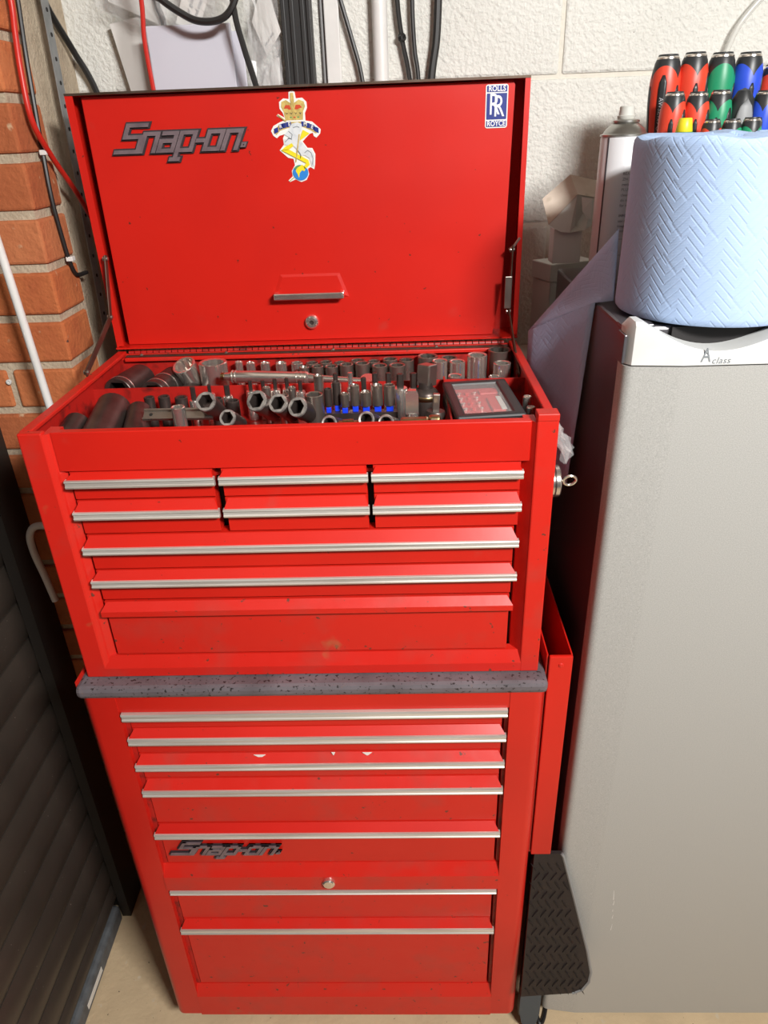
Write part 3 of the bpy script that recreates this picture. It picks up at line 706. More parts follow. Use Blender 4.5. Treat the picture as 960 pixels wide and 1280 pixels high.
# chrome twelve-point pair at the left of the rear compartment
socket((-0.1600, 0.312, ZF), 0.0225, 1.3215-ZF, CHROME, 'large chrome twelve-point socket standing upright left of the ratchet handle', 'big sockets on the left', rin=0.82)
def lying(a, b_, r, m, label, group, pts=6, band=None, rin=0.74, name='impact_socket'):
    a = Vector(a); b_ = Vector(b_); d = b_-a
    t = thing(name, label, 'socket', a, group)
    M = frame(a, d)
    o = socket_geo(r, d.length, pts, rin=rin, M=M, n=24).build('barrel', m, t)
    if band:
        for q, w in band:
            MB().lathe([(r*0.99, d.length*q-w), (r+0.0006, d.length*q-w), (r+0.0006, d.length*q+w), (r*0.99, d.length*q+w)], 24, M).build('polished_band', CHROME, t)
    return t
lying((-0.2890, 0.340, 1.2890), (-0.3020, 0.262, 1.2900), 0.0240, IMPACT, 'largest dark impact socket lying at the left end of the rear compartment', 'big sockets on the left', band=[(0.86, 0.0008)])
lying((-0.2340, 0.336, 1.2870), (-0.2450, 0.255, 1.2880), 0.0215, IMPACT, 'dark socket with two bright bands, second from left in the rear compartment', 'big sockets on the left', band=[(0.45, 0.0012), (0.80, 0.0010)])
lying((-0.1985, 0.318, 1.2770), (-0.2080, 0.248, 1.2780), 0.0135, IMPACT, 'brown-black socket lying under the tilted chrome twelve-point socket', 'big sockets on the left', band=[(0.8, 0.0008)])
lying((-0.2000, 0.328, 1.2850), (-0.2080, 0.312, 1.3180), 0.0190, CHROME, 'chrome twelve-point socket tilted between the banded socket and the upright one', 'big sockets on the left', pts=12, rin=0.84)
# three long dark impact sockets leaning in the front left corner
lying((-0.3060, 0.052, 1.2850), (-0.3080, 0.120, 1.2950), 0.0178, IMPACT, 'short dark impact socket leaning in the front left corner of the tray', 'dark impact sockets at front left', rin=0.7)
lying((-0.2585, 0.048, 1.2880), (-0.2720, 0.165, 1.3000), 0.0245, IMPACT, 'biggest dark impact socket leaning at front left, middle of the three', 'dark impact sockets at front left', rin=0.7)
lying((-0.2090, 0.045, 1.2860), (-0.2300, 0.150, 1.2990), 0.0170, IMPACT, 'dark impact socket with bright worn end leaning at front left, right of three', 'dark impact sockets at front left', rin=0.7, band=[(0.06, 0.004)])

# ratchet handle lying along the divider
rt = thing('ratchet', 'long chrome ratchet handle with ringed grip lying along the divider', 'ratchet', (-0.1277, 0.268, 1.3085))
a, b2, c2 = Vector((-0.1330, 0.268, 1.3105)), Vector((0.0001, 0.256, 1.3085)), Vector((0.0800, 0.247, 1.3040))
d = (b2-a); L_ = d.length
MB().lathe([(0, 0), (0.005, 0), (0.0062, 0.003), (0.0066, 0.008), (0.0094, 0.014), (0.0097, 0.05), (0.0090, L_*0.82), (0.0096, L_*0.86), (0.0096, L_*0.98), (0.007, L_), (0, L_)], 20, frame(a, d)).build('grip', CHROME, rt)
for q in (0.10, 0.14, 0.86, 0.91, 0.96):
    MB().lathe([(0.008, L_*q-0.0012), (0.0104, L_*q-0.0006), (0.0104, L_*q+0.0006), (0.008, L_*q+0.0012)], 20, frame(a, d)).build('ring', CHROME, rt)
MB().lathe([(0, 0), (0.0072, 0), (0.0052, 0.02), (0.0048, (c2-b2).length), (0, (c2-b2).length)], 16, frame(b2, c2-b2)).build('shank', CHROME, rt)
MB().lathe([(0, -0.006), (0.011, -0.006), (0.0125, 0), (0.011, 0.006), (0, 0.006)], 20, frame(c2+Vector((0.011, 0, 0)), (0, -0.3, 1))).build('ratchet_head', CHROME, rt)
MB().lathe([(0, -0.002), (0.006, -0.001), (0.0062, 0.004), (0, 0.004)], 12, frame(a-d.normalized()*0.004, d)).build('end_cap', BRASS, rt)

# hexagon-bit sockets: a chrome base with a dark pin standing out of it
def bit_socket(x, y, zt, rp, m, label, group, rb_=0.0065, pin=0.018):
    t = thing('bit_socket', label, 'bit socket', (x, y, ZF), group)
    M = Matrix.Translation((x, y, ZF)); zb_ = zt-ZF-pin
    MB().lathe([(0, 0), (rb_-0.0005, 0), (rb_, 0.0006), (rb_, zb_-0.003), (rb_-0.001, zb_), (rp*1.1, zb_+0.0006), (0, zb_+0.0006)], 16, M).build('base', CHROME, t)
    MB().lathe([(rp, zb_), (rp, zt-ZF-0.0006), (rp*0.8, zt-ZF), (0, zt-ZF)], 6, M, smooth=False).build('bit', m, t)
PINS = [(-0.0808,0.2,1.3228,0.0030),(-0.0621,0.2,1.3223,0.0030),(-0.0442,0.2,1.3242,0.0030),(-0.0266,0.2,1.3249,0.0030),(-0.0071,0.2,1.3208,0.0030)]
for i, (x, y, zt, r) in enumerate(PINS):
    bit_socket(x, y+0.006, zt, r, IMPACT, 'bit socket with a thin dark pin, %s from the left under the ratchet handle' % ORD[i], 'bit sockets under the ratchet', 0.0075, 0.016)
PINS2 = [(-0.1586,0.178,1.3247,0.0038,.020),(-0.1342,0.178,1.3275,0.0026,.014),(-0.1095,0.180,1.3255,0.0042,.016),(0.0483,0.178,1.3387,0.0034,.014),(0.0885,0.170,1.3341,0.0036,.022),(0.1043,0.180,1.3371,0.0042,.016),(0.1233,0.180,1.3366,0.0040,.016),(0.1401,0.168,1.3384,0.0050,.020),(0.1591,0.172,1.3379,0.0052,.022)]
for i, (x, y, zt, r, pn) in enumerate(PINS2):
    lab = ['thick dark bit socket beside the leftmost hexagon socket', 'small stubby bit socket behind the leftmost hexagon socket', 'thick black bit socket between the first and third hexagon sockets'][i] if i < 3 else 'bit socket with a dark hexagon pin, %s from the left behind the blue-clipped sockets' % ORD[i-3]
    bit_socket(x, y, zt, r, IMPACT, lab, 'bit sockets in the front compartment', 0.0075 if i != 7 else 0.0105, pn)
# stepped chrome driver
t = thing('stepped_driver', 'slim stepped chrome driver standing up behind the blue-clipped sockets', 'driver', (0.0686, 0.186, ZF))
MB().lathe([(0, 0), (0.0075, 0), (0.0075, 0.040), (0.0055, 0.044), (0.0055, 0.052), (0.0038, 0.054), (0.0036, 0.0740), (0, 0.0744)], 16, Matrix.Translation((0.0686, 0.186, ZF))).build('shaft', CHROME, t)
MB().lathe([(0.0052, 0.0465), (0.0062, 0.047), (0.0062, 0.049), (0.0052, 0.0495)], 16, Matrix.Translation((0.0686, 0.186, ZF))).build('collar', STEEL, t)
for i, (x, y, zt, r) in enumerate([(-0.2264,0.185,1.3089,0.0076),(-0.2045,0.185,1.3095,0.0085),(-0.1795,0.185,1.3076,0.0092)]):
    socket((x, y, ZF), r, zt-ZF, IMPACT, 'small dark socket, %s from the left in the row behind the steel rail' % ORD[i], 'dark sockets behind the rail', pts=6, rin=0.6)
for i, (x, y, zt, r) in enumerate([(-0.1204,0.158,1.3133,0.0086),(-0.0964,0.150,1.3124,0.0095),(-0.0514,0.176,1.3221,0.0057),(-0.0149,0.176,1.321,0.0057),(-0.0253,0.158,1.3149,0.0078),(0.0237,0.180,1.3361,0.0070)]):
    lab = ['dark socket right behind the first hexagon socket', 'dark socket just behind the smallest hexagon socket', 'small chrome socket, left one behind the third hexagon socket', 'small chrome socket, right one behind the third and fourth hexagon sockets', 'ringed chrome socket behind the fifth hexagon socket', 'tall narrow dark chrome socket left of the blue-clipped row'][i]
    socket((x, y, ZF), r, zt-ZF, IMPACT if i in (0, 1) else STEEL, lab, 'mixed sockets mid tray')
# chrome sockets on a rail of blue clips
rail = thing('clip_rail', 'low black rail with blue clips under the row of deep sockets', 'socket rail', (0.084, 0.125, ZF))
MB().box((0.032, 0.118, ZF), (0.136, 0.132, ZF+0.038)).build('rail', IMPACT, rail)
BLUE = [(0.0417,0.125,1.3338,0.0052),(0.0532,0.131,1.3413,0.0054),(0.0643,0.122,1.3275,0.0060),(0.0784,0.127,1.3372,0.0064),(0.0932,0.124,1.3289,0.0074),(0.1090,0.125,1.3374,0.0074),(0.1254,0.125,1.337,0.0078)]
for i, (x, y, zt, r) in enumerate(BLUE):
    zb_ = ZF+0.0460
    MB().bbox((x-r*0.62, y-0.0045, ZF+0.038), (x+r*0.62, y+0.0035, zb_), 0.0008).build('blue_clip', BLUECLIP, rail)
    socket((x, y, zb_+0.0004), r, zt-zb_, IMPACT if i < 2 else STEEL, 'deep socket on a blue clip, %s from the left of the clipped row' % ORD[i], 'deep sockets on blue clips', step=0.0)
socket((0.0242, 0.112, ZF), 0.0125, 1.3314-ZF, STEEL, 'wide dull grey socket standing right of the last hexagon socket', 'mixed sockets mid tray', pts=6, rin=0.8)
# hexagon impact sockets tipped towards the viewer
HEX = [(-0.1154,0.085,1.3345,0.0135,0.044,(-.12,-.70,.60)),(-0.0859,0.070,1.3166,0.0112,0.040,(-.18,-.75,.50)),(-0.0484,0.085,1.3336,0.0142,0.050,(-.28,-.72,.58)),(-0.0205,0.085,1.3294,0.0130,0.048,(-.22,-.72,.58)),(0.0053,0.080,1.3253,0.0134,0.046,(-.30,-.72,.52))]
HL = ['leftmost hexagon impact socket with a worn silver rim, tipped up above a second collar', 'smallest hexagon impact socket with a silver rim, low between its neighbours', 'largest hexagon impact socket with a bright silver rim, third from left', 'hexagon impact socket with a silver rim, fourth from left, stepped inside', 'hexagon impact socket with a silver rim, rightmost of the five']
for (x, y, zt, r, L_, dr), lab in zip(HEX, HL):
    dr = Vector(dr).normalized(); top = Vector((x, y, zt)); base = top-dr*L_
    t = thing('hexagon_socket', lab, 'socket', base, 'hexagon impact sockets')
    M = frame(base, dr)
    socket_geo(r, L_, 6, rin=0.72, M=M, step=0.08, depth=0.5).build('barrel', IMPACT, t)
    rim = MB()
    hexr = lambda a: math.cos(PI/6)/math.cos((a % (PI/3))-PI/6)/0.93
    vs = []; n_ = 36
    for rr_, zz_ in ((r+0.0002, L_-0.002), (r-0.0005, L_+0.0004)):
        for k in range(n_):
            q = 2*PI*k/n_; vs.append((rr_*math.cos(q), rr_*math.sin(q), zz_))
    for zz_ in (L_+0.0004, L_-0.0015):
        for k in range(n_):
            q = 2*PI*k/n_; w_ = r*0.72*hexr(q); vs.append((w_*math.cos(q), w_*math.sin(q), zz_))
    fs = [(i*n_+k, i*n_+(k+1) % n_, (i+1)*n_+(k+1) % n_, (i+1)*n_+k) for i in range(3) for k in range(n_)]
    rim.add(vs, fs, M); rim.build('worn_rim', WORN, t)
FRONT = [(0.0490,0.045,1.3207,0.0102,IMPACT,'leftmost black impact socket of three lying behind the front edge'),(0.0965,0.045,1.3247,0.0104,IMPACT,'middle black impact socket of three lying behind the front edge'),(0.1212,0.045,1.3198,0.0104,IMPACT,'rightmost black impact socket of three lying behind the front edge')]
for (x, y, zt, r, m_, lab) in FRONT:
    dr = Vector((-.22, -.85, .42)).normalized(); top = Vector((x, y, zt-0.006)); base = top-dr*0.042
    t = thing('impact_socket', lab, 'socket', base, 'black impact sockets at the front')
    M = frame(base, dr)
    socket_geo(r, 0.042, 6, rin=0.7, M=M, depth=0.5).build('barrel', m_, t)
    MB().lathe([(r*0.74, 0.0418), (r*0.92, 0.0424), (r+0.0003, 0.0410)], 24, M).build('worn_rim', WORN, t)
t = thing('brass_adaptor', 'short brass-coloured adaptor lying behind the front edge between black sockets', 'adaptor', (0.0600, 0.05, 1.300))
M = frame((0.0600, 0.052, 1.3080), (1, 0.1, 0))
MB().lathe([(0, 0), (0.006, 0), (0.007, 0.001), (0.007, 0.006), (0.0085, 0.0065), (0.0085, 0.020), (0.0065, 0.021), (0.0065, 0.026), (0, 0.026)], 12, M).build('barrel', BRASS, t)
MB().bbox((-0.0045, -0.0045, -0.010), (0.0045, 0.0045, 0), 0.0008, M).build('square_drive', STEEL, t)
# knuckle joint and friends right of the row
t = thing('knuckle_joint', 'big dark knuckle joint with a square socket head rising above the divider', 'universal joint', (0.1760, 0.165, ZF), 'universal joints')
M = Matrix.Translation((0.1760, 0.165, ZF))
MB().lathe([(0, 0), (0.014, 0), (0.0165, 0.004), (0.0185, 0.030), (0.0185, 0.048), (0.016, 0.052), (0.0105, 0.056), (0.0095, 0.064), (0, 0.064)], 24, M).build('body', IMPACT, t)
MB().lathe([(0.0186, 0.040), (0.0192, 0.041), (0.0192, 0.046), (0.0186, 0.047)], 24, M).build('ring', BRASS, t)
k_ = MB(); k_.bbox((-0.0105, -0.0105, 0.0), (0.0105, 0.0105, 0.030), 0.002, frame((0.1770, 0.168, ZF+0.058), (0.06, 0.1, 1), (0.8, -0.6, 0))); k_.build('head', STEEL, t)
t = thing('hexagon_driver', 'bright chrome driver with a flat ground head standing left of the universal joint', 'driver', (0.1555, 0.092, ZF))
M = frame((0.1555, 0.092, ZF), (0, 0.1, 1))
MB().lathe([(0, 0), (0.0098, 0), (0.0098, 0.030), (0.0085, 0.033), (0.0085, 0.045), (0, 0.045)], 18, M).build('base', CHROME, t)
MB().prism([(-0.0085, 0), (0.0085, 0), (0.0085, 0.026), (0.0055, 0.0315), (-0.0055, 0.0315), (-0.0085, 0.026)], 0.012, M @ Matrix.Translation((0, -0.006, 0.044))).build('head', CHROME, t)
t = thing('universal_joint', 'small dark universal joint with square stub beside the crosswise divider', 'universal joint', (0.1840, 0.088, ZF), 'universal joints')
M = frame((0.1840, 0.088, ZF), (0.05, 0.05, 1))
MB().lathe([(0, 0), (0.0125, 0), (0.0135, 0.002), (0.0135, 0.046), (0.012, 0.049), (0, 0.049)], 20, M).build('body', IMPACT, t)
MB().bbox((-0.0045, -0.0045, 0.048), (0.0045, 0.0045, 0.072), 0.001, M).build('square_drive', STEEL, t)
MB().lathe([(0, -0.0048), (0.002, -0.0048), (0.002, -0.0044), (0, -0.0044)], 8, M @ Matrix.Translation((0, 0, 0.062)) @ Matrix.Rotation(PI/2, 4, 'X')).build('ball_detent', IMPACT, t)
t = thing('swivel_adaptor', 'bronze-grey flattened swivel adaptor lying at the front right of the sockets', 'adaptor', (0.165, 0.048, 1.300))
MB().bbox((-0.026, -0.008, 0), (0.012, 0.008, 0.0145), 0.004, Matrix.Translation((0.165, 0.048, 1.3035))).bbox((0.010, -0.0075, -0.002), (0.026, 0.0075, 0.0170), 0.004, Matrix.Translation((0.165, 0.048, 1.3035))).build('body', BRASS, t)
MB().lathe([(0.0035, 0.0), (0.006, 0.0), (0.006, 0.002), (0.0035, 0.002)], 16, frame((0.1810, 0.0405, 1.3125), (0, -1, 0.3))).build('eye', STEEL, t)
for i, (x, y, zt, r) in enumerate([(0.3125, 0.118, 1.3185, 0.0060), (0.3135, 0.092, 1.3128, 0.0060)]):
    socket((x-0.0015, y, ZF), r, zt-ZF, CHROME, ['rear', 'front'][i]+' one of two tiny chrome sockets in the gap right of the clear-lid case', 'tiny sockets beside the case', rin=0.78)
# steel socket rail and the loose chrome socket on it
t = thing('socket_rail', 'flat grooved steel socket rail with a round hole lying behind the leaning impact sockets', 'socket rail', (-0.17, 0.10, 1.300))
M = frame((-0.2065, 0.100, 1.3125), (0, -0.55, 0.83), (1, 0, -0.02))
MB().box((0, -0.0085, -0.002), (0.095, 0.0085, 0.0), M).box((0, 0.0060, 0), (0.095, 0.0085, 0.0025), M).box((0, -0.0085, 0), (0.095, -0.0060, 0.0025), M).build('channel', STEEL, t)
MB().lathe([(0, 0.0003), (0.0024, 0.0003), (0.0024, 0), (0, 0)], 14, M @ Matrix.Translation((0.010, 0, 0))).build('hole', BLACK, t)
socket((-0.1516, 0.080, 1.2625), 0.0092, 1.3300-1.2625, CHROME, 'single deep chrome socket standing in front of the steel rail', 'mixed sockets mid tray', rin=0.75)
# the dark things under everything: a strip of black tray liner
lin = MB().box((-0.300, 0.030, ZF), (0.2, 0.060, ZF+0.012))
mesh_root(lin, 'black_holder', RUBBER, (-0.05, 0.045, ZF), 'low black rubber socket holder lying along the front of the tray', 'socket holder')

# black case with a clear window
P00, P10, P11, P01 = Vector((0.2105, 0.038, 1.3185)), Vector((0.2985, 0.046, 1.3185)), Vector((0.3010, 0.178, 1.3225)), Vector((0.2130, 0.160, 1.3235))
ux = (P10-P00).normalized(); uy = (P01-P00); uy = (uy-uy.dot(ux)*ux).normalized(); uz = ux.cross(uy)
MC = Matrix(((ux.x, uy.x, uz.x, P00.x), (ux.y, uy.y, uz.y, P00.y), (ux.z, uy.z, uz.z, P00.z), (0, 0, 0, 1)))
W_, D_ = 0.0890, 0.128
tc = thing('tool_case', 'small black case with a clear lid showing red bits, in the front right bay', 'case', (0.255, 0.1, ZF))
MB().bbox((0, 0, -0.034), (W_, D_, -0.009), 0.005, MC).build('case_base', CASEB, tc)
fr = MB()
fr.bbox((0, 0, -0.008), (W_, 0.012, 0.003), 0.003, MC).bbox((0, D_-0.012, -0.008), (W_, D_, 0.003), 0.003, MC).bbox((0, 0.002, -0.008), (0.013, D_-0.002, 0.003), 0.003, MC).bbox((W_-0.016, 0.002, -0.008), (W_, D_-0.002, 0.003), 0.003, MC)
lf = fr.build('lid_frame', CASEB, tc)
MB().box((0.012, 0.011, 0.0), (W_-0.015, D_-0.011, 0.0012), MC).build('window', PANE, lf)
ins = MB().box((0.010, 0.010, -0.0092), (W_-0.012, D_-0.010, -0.0062), MC).build('insert', CASER, tc)
for i in range(5):
    for j in range(3):
        px_, py_ = 0.018+j*0.0105, 0.022+i*0.018
        MB().lathe([(0, 0), (0.0030, 0), (0.0030, 0.0035), (0.0022, 0.0040), (0, 0.0040)], 10, MC @ Matrix.Translation((px_, py_, -0.0062))).build('bit', CHROME if j != 1 else CASER, ins)
MB().bbox((0.052, 0.03, -0.0064), (0.070, 0.075, -0.0026), 0.0015, MC).build('red_block', CASER, ins)
MB().bbox((0.046, 0.090, -0.0064), (0.072, 0.104, -0.0030), 0.0015, MC).build('red_block', CASER, ins)
MB().bbox((0.064, 0.030, -0.0030), (0.071, 0.075, -0.0020), 0.0005, MC).build('clear_sleeve', BOXG, ins)

# ================================================================ right side: magnet, bag, folding step
mg = thing('magnet_hook', 'round silver magnet with an eye bolt stuck on the right side of the tool chest', 'magnet', (0.331, 0.032, 1.233))
Mx = frame((0.3305, 0.032, 1.233), (1, 0, 0), (0, 0, 1))
MB().lathe([(0, 0), (0.0205, 0), (0.0212, 0.0006), (0.0212, 0.0105), (0.0200, 0.0120), (0, 0.0120)], 28, Mx).build('magnet', CHROME, mg)
MB().lathe([(0.0214, 0.004), (0.0216, 0.0045), (0.0216, 0.0055), (0.0214, 0.006)], 28, Mx).build('groove', IMPACT, mg)
MB().tube([(0.3425, 0.032, 1.233), (0.3470, 0.032, 1.233), (0.3490, 0.032, 1.233)], 0.0018, 8).build('bolt', CHROME, mg)
MB().tube([(0.3570+0.0080*math.cos(2*PI*k/20), 0.032-0.003*math.sin(2*PI*k/20), 1.233+0.0078*math.sin(2*PI*k/20)) for k in range(20)], 0.0018, 8, closed=True).build('eye', CHROME, mg)

def crumple(mb, c, nx, nz, amp, seed, M=None):
    """crumpled sheet: grid over four corners (tl, tr, br, bl)"""
    rnd = random.Random(seed); tl, tr, br, bl = [Vector(p) for p in c]
    nrm = (tr-tl).cross(bl-tl).normalized(); vs = []
    for j in range(nz+1):
        for i in range(nx+1):
            u, v = i/nx, j/nz
            p = (tl*(1-u)+tr*u)*(1-v)+(bl*(1-u)+br*u)*v
            vs.append(p+nrm*rnd.uniform(-amp, amp)+Vector((rnd.uniform(-amp, amp), 0, rnd.uniform(-amp, amp)))*0.6)
    fs = [(j*(nx+1)+i, j*(nx+1)+i+1, (j+1)*(nx+1)+i+1, (j+1)*(nx+1)+i) for j in range(nz) for i in range(nx)]
    mb.add([tuple(p) for p in vs], fs); return mb
m = MB()
crumple(m, [(0.3335, 0.040, 1.315), (0.3360, 0.075, 1.315), (0.3660, 0.068, 1.262), (0.3480, 0.040, 1.250)], 5, 6, 0.004, 3)
crumple(m, [(0.3335, 0.060, 1.312), (0.3345, 0.030, 1.312), (0.3480, 0.030, 1.254), (0.3640, 0.050, 1.268)], 5, 6, 0.004, 5)
mesh_root(m, 'polythene_scrap', BAG, (0.335, 0.05, 1.31), 'crumpled clear polythene bag poking out beside the chest above the magnet', 'plastic bag')

fs_ = thing('folding_step', 'black tread-plate step folded upright between the cabinet and the refrigerator', 'step', (0.37, -0.03, 0.0))
# the tread board leans a little out of the gap: foot of it further forward
def TP(u, v):   # u across, v up, on the board plane
    return (u, -0.054+0.056*(v-0.18)/0.357, v)
bo = [(0.340, 0.1995), (0.4350, 0.2085), (0.4530, 0.2180), (0.4640, 0.2380), (0.4660, 0.2620), (0.4560, 0.3150), (0.4300, 0.4200), (0.4020, 0.5300), (0.3985, 0.5365), (0.3520, 0.5365), (0.3480, 0.4500)]
m = MB(); n_ = len(bo)
fr_ = [TP(*p) for p in bo]; bk = [(p[0], p[1]+0.006, p[2]) for p in fr_]
m.add(fr_+bk, [tuple(range(n_)), tuple(range(2*n_-1, n_-1, -1))]+[(i, i+n_, (i+1) % n_+n_, (i+1) % n_) for i in range(n_)])
tb = m.build('tread_board', RUBBER, fs_)
edge = MB().tube([TP(*p) for p in bo[1:9]], 0.0028, 6); edge.build('edge_strip', PLGREY, tb)
cnt = 0
row = 0
v = 0.215
while v < 0.528:
    u = 0.347 + (0.007 if row % 2 else 0)
    umax = 0.462 if v < 0.27 else 0.462-(v-0.27)*0.222
    while u < umax-0.012:
        tilt = 0.5 if row % 2 else -0.5
        p = TP(u+0.004, v); Mr = Matrix.Translation((p[0], p[1]-0.0003, p[2])) @ Matrix.Rotation(-0.1, 4, 'X') @ Matrix.Rotation(tilt, 4, 'Y')
        MB().add([(0, -0.0018, 0.010), (-0.0014, 0, 0), (0, -0.0022, 0), (0.0014, 0, 0), (0, 0, 0.0105), (0, 0, -0.0105), (0, -0.0018, -0.0098)], [(4, 1, 2, 0), (0, 2, 3, 4), (1, 5, 6, 2), (2, 6, 5, 3)], Mr).build('tread_bar', RUBBER, tb)
        u += 0.0145
    v += 0.021; row += 1
MB().box((0.352, 0.002, 0.03), (0.366, 0.018, 0.50)).box((0.378, 0.008, 0.03), (0.390, 0.018, 0.50)).build('leg', IMPACT, fs_)
ft = MB()
ft.prism([(-0.020, 0.16), (0.020, 0.16), (0.021, 0.06), (0.016, 0.02), (0.006, 0.0), (-0.004, 0.0), (-0.014, 0.03), (-0.020, 0.07)], 0.008, Matrix.Translation((0.370, -0.010, 0.0)))
ft.build('foot', FOOTB, fs_)

# ================================================================ refrigerator
fg = thing('refrigerator', 'silver upright refrigerator on the right with grey-white door cap', 'refrigerator', (0.68, 0.2, 0.0))
FX0, FX1 = 0.4005, 0.955
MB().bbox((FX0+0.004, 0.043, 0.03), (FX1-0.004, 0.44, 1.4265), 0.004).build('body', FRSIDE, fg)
for x in (FX0+0.03, FX1-0.03):
    for y in (0.07, 0.41): MB().lathe([(0, 0), (0.016, 0), (0.016, 0.028), (0.009, 0.031), (0, 0.031)], 14, Matrix.Translation((x, y, 0))).build('foot', IMPACT, fg)
FCR = 0.465                       # crease where the door face turns back towards its hinge side
def yface(x):
    return max(0.0, (FCR-x)*0.125)
def door_outline(x0, x1, y1, r):
    pts = []
    yl = yface(x0+r)
    for q in range(7):
        a = PI/2*q/6; pts.append((x0+r-r*math.sin(a), yl+r-r*math.cos(a)))
    pts = [(x1-0.001, 0.0), (FCR+0.0008, 0.0), (FCR-0.0008, yface(FCR-0.0008)), (x0+r+0.001, yface(x0+r+0.001))]+pts
    return pts+[(x0, y1), (x1, y1)]
def zext(mb, pts, z0, z1, smooth=True):
    n_ = len(pts)
    mb.add([(p[0], p[1], z0) for p in pts]+[(p[0], p[1], z1) for p in pts], [tuple(range(n_)), tuple(range(2*n_-1, n_-1, -1))]+[(i, i+n_, (i+1) % n_+n_, (i+1) % n_) for i in range(n_)], smooth=smooth)
m = MB(); zext(m, door_outline(FX0, FX1, 0.034, 0.012), 0.045, 1.3895)
dr = m.build('door', FRIDGE, fg)
m = MB().bbox((FX0+0.006, 0.034, 0.05), (FX1-0.006, 0.043, 1.40), 0.001); m.build('gasket', PLGREY, fg)
# door cap with a dished finger grip: columns of a solid whose top dips
def ztop(x):
    if 0.416 < x < 0.606:
        t = (x-0.416)/0.19; return 1.4405-0.034*math.sin(PI*t**0.9)**1.15
    return 1.4405
m = MB(); cols = sorted([FX0+0.555*k/74 for k in range(75)]+[FCR-0.0008, FCR+0.0008])
vs = []; fs = []
for x in cols:
    e = max(0.0, 0.010-(x-FX0)); yin = 0.010-math.sqrt(max(0, 0.010**2-e*e)) if e > 0 else 0
    zt = ztop(x)-(0.008-math.sqrt(max(0, 0.008**2-max(0, 0.008-(x-FX0))**2)))
    yin += yface(x)
    vs += [(x, yin-0.001, 1.3915), (x, yin-0.001, zt-0.004), (x, yin+0.003, zt), (x, 0.036, zt), (x, 0.036, 1.3915)]
for k in range(len(cols)-1):
    for j in range(5): fs.append((k*5+j, (k+1)*5+j, (k+1)*5+(j+1) % 5, k*5+(j+1) % 5))
e = (len(cols)-1)*5
fs += [(0, 1, 2, 3, 4), (e+4, e+3, e+2, e+1, e)]
m.add(vs, fs, smooth=True)
cap = m.build('door_cap', WHITEG, fg)
t = MB()
text_on(t, 'A', 0.0235, facing(0.4890, -0.0012, 1.4025, sx=0.72), extrude=0.0002)
text_on(t, 'class', 0.0105, facing(0.5065, -0.0012, 1.3965), extrude=0.0002, shear=0.22, space=1.08)
t.build('lettering', INKG, cap)
MB().box((0.46, 0.0365, 1.405), (0.66, 0.043, 1.4268)).build('grip_shade_plate', BLACK, fg)  # black plate added as the shade behind the dished cap
hinge = MB().bbox((0.398, 0.012, 1.392), (0.4015, 0.040, 1.425), 0.001).bbox((0.4025, 0.0415, 1.426), (0.44, 0.062, 1.4295), 0.001)
hinge.build('hinge', FRSIDE, fg)
m = MB()
for (x, z0_, z1_, dx) in ((0.4998, 0.412, 0.438, -.0018), (0.5010, 0.397, 0.409, 0.001), (0.5022, 0.378, 0.384, 0), (0.5035, 0.357, 0.368, 0.001), (0.5050, 0.322, 0.340, 0.0012)):
    m.prism([(x, z0_), (x+0.0013, z0_), (x+dx+0.0006, z1_), (x+dx, z1_)], 0.0003, Matrix.Translation((0, -0.0003, 0)))
m.build('scratch', WHITEP, dr)
# mains lead at its foot
m = MB().tube(bez([(0.385, 0.05, 0.006), (0.392, 0.02, 0.012), (0.396, -0.002, 0.010), (0.404, 0.004, 0.006), (0.415, 0.03, 0.005), (0.43, 0.08, 0.005)]), 0.004, 8)
mesh_root(m, 'power_cord', CABLEB, (0.40, 0, 0.002), 'thin black power cord on the floor at the foot of the refrigerator', 'cord')

# paper roll
RX, RY, RR, RZ0, RZ1 = 0.527, 0.116, 0.110, 1.4300, 1.6245
pr = thing('paper_roll', 'big blue embossed paper roll standing on the refrigerator', 'paper roll', (RX, RY, RZ0))
m = MB(); n_ = 96; prof = [(0.100, 0.0), (0.107, 0.001), (0.1095, 0.004)]+[(0.110, 0.01+0.174*k/12) for k in range(13)]+[(0.1093, 0.1895), (0.1068, 0.1930), (0.10, 0.1942), (0.026, 0.1935), (0.026, 0.15)]
vs = []; uv = []; rnd = random.Random(2)
for (r, z) in prof:
    for k in range(n_+1):
        a = -PI+2*PI*k/n_
        w = 1+0.004*math.sin(a*3+z*20)*(1 if r > 0.1 else 0.3)
        zz = z+(0.0016*math.sin(5*a+1)+0.001*math.sin(11*a))*(1 if z > 0.18 else 0)
        vs.append((RX+r*w*math.cos(a), RY+r*w*math.sin(a), RZ0+zz)); uv.append((a*0.11, z if r > 0.1 else 0.19+r))
fs = [(i*(n_+1)+k, i*(n_+1)+k+1, (i+1)*(n_+1)+k+1, (i+1)*(n_+1)+k) for i in range(len(prof)-1) for k in range(n_)]
m.add(vs, fs, smooth=True); m.uv = uv
m.build('roll_body', PAPER, pr)
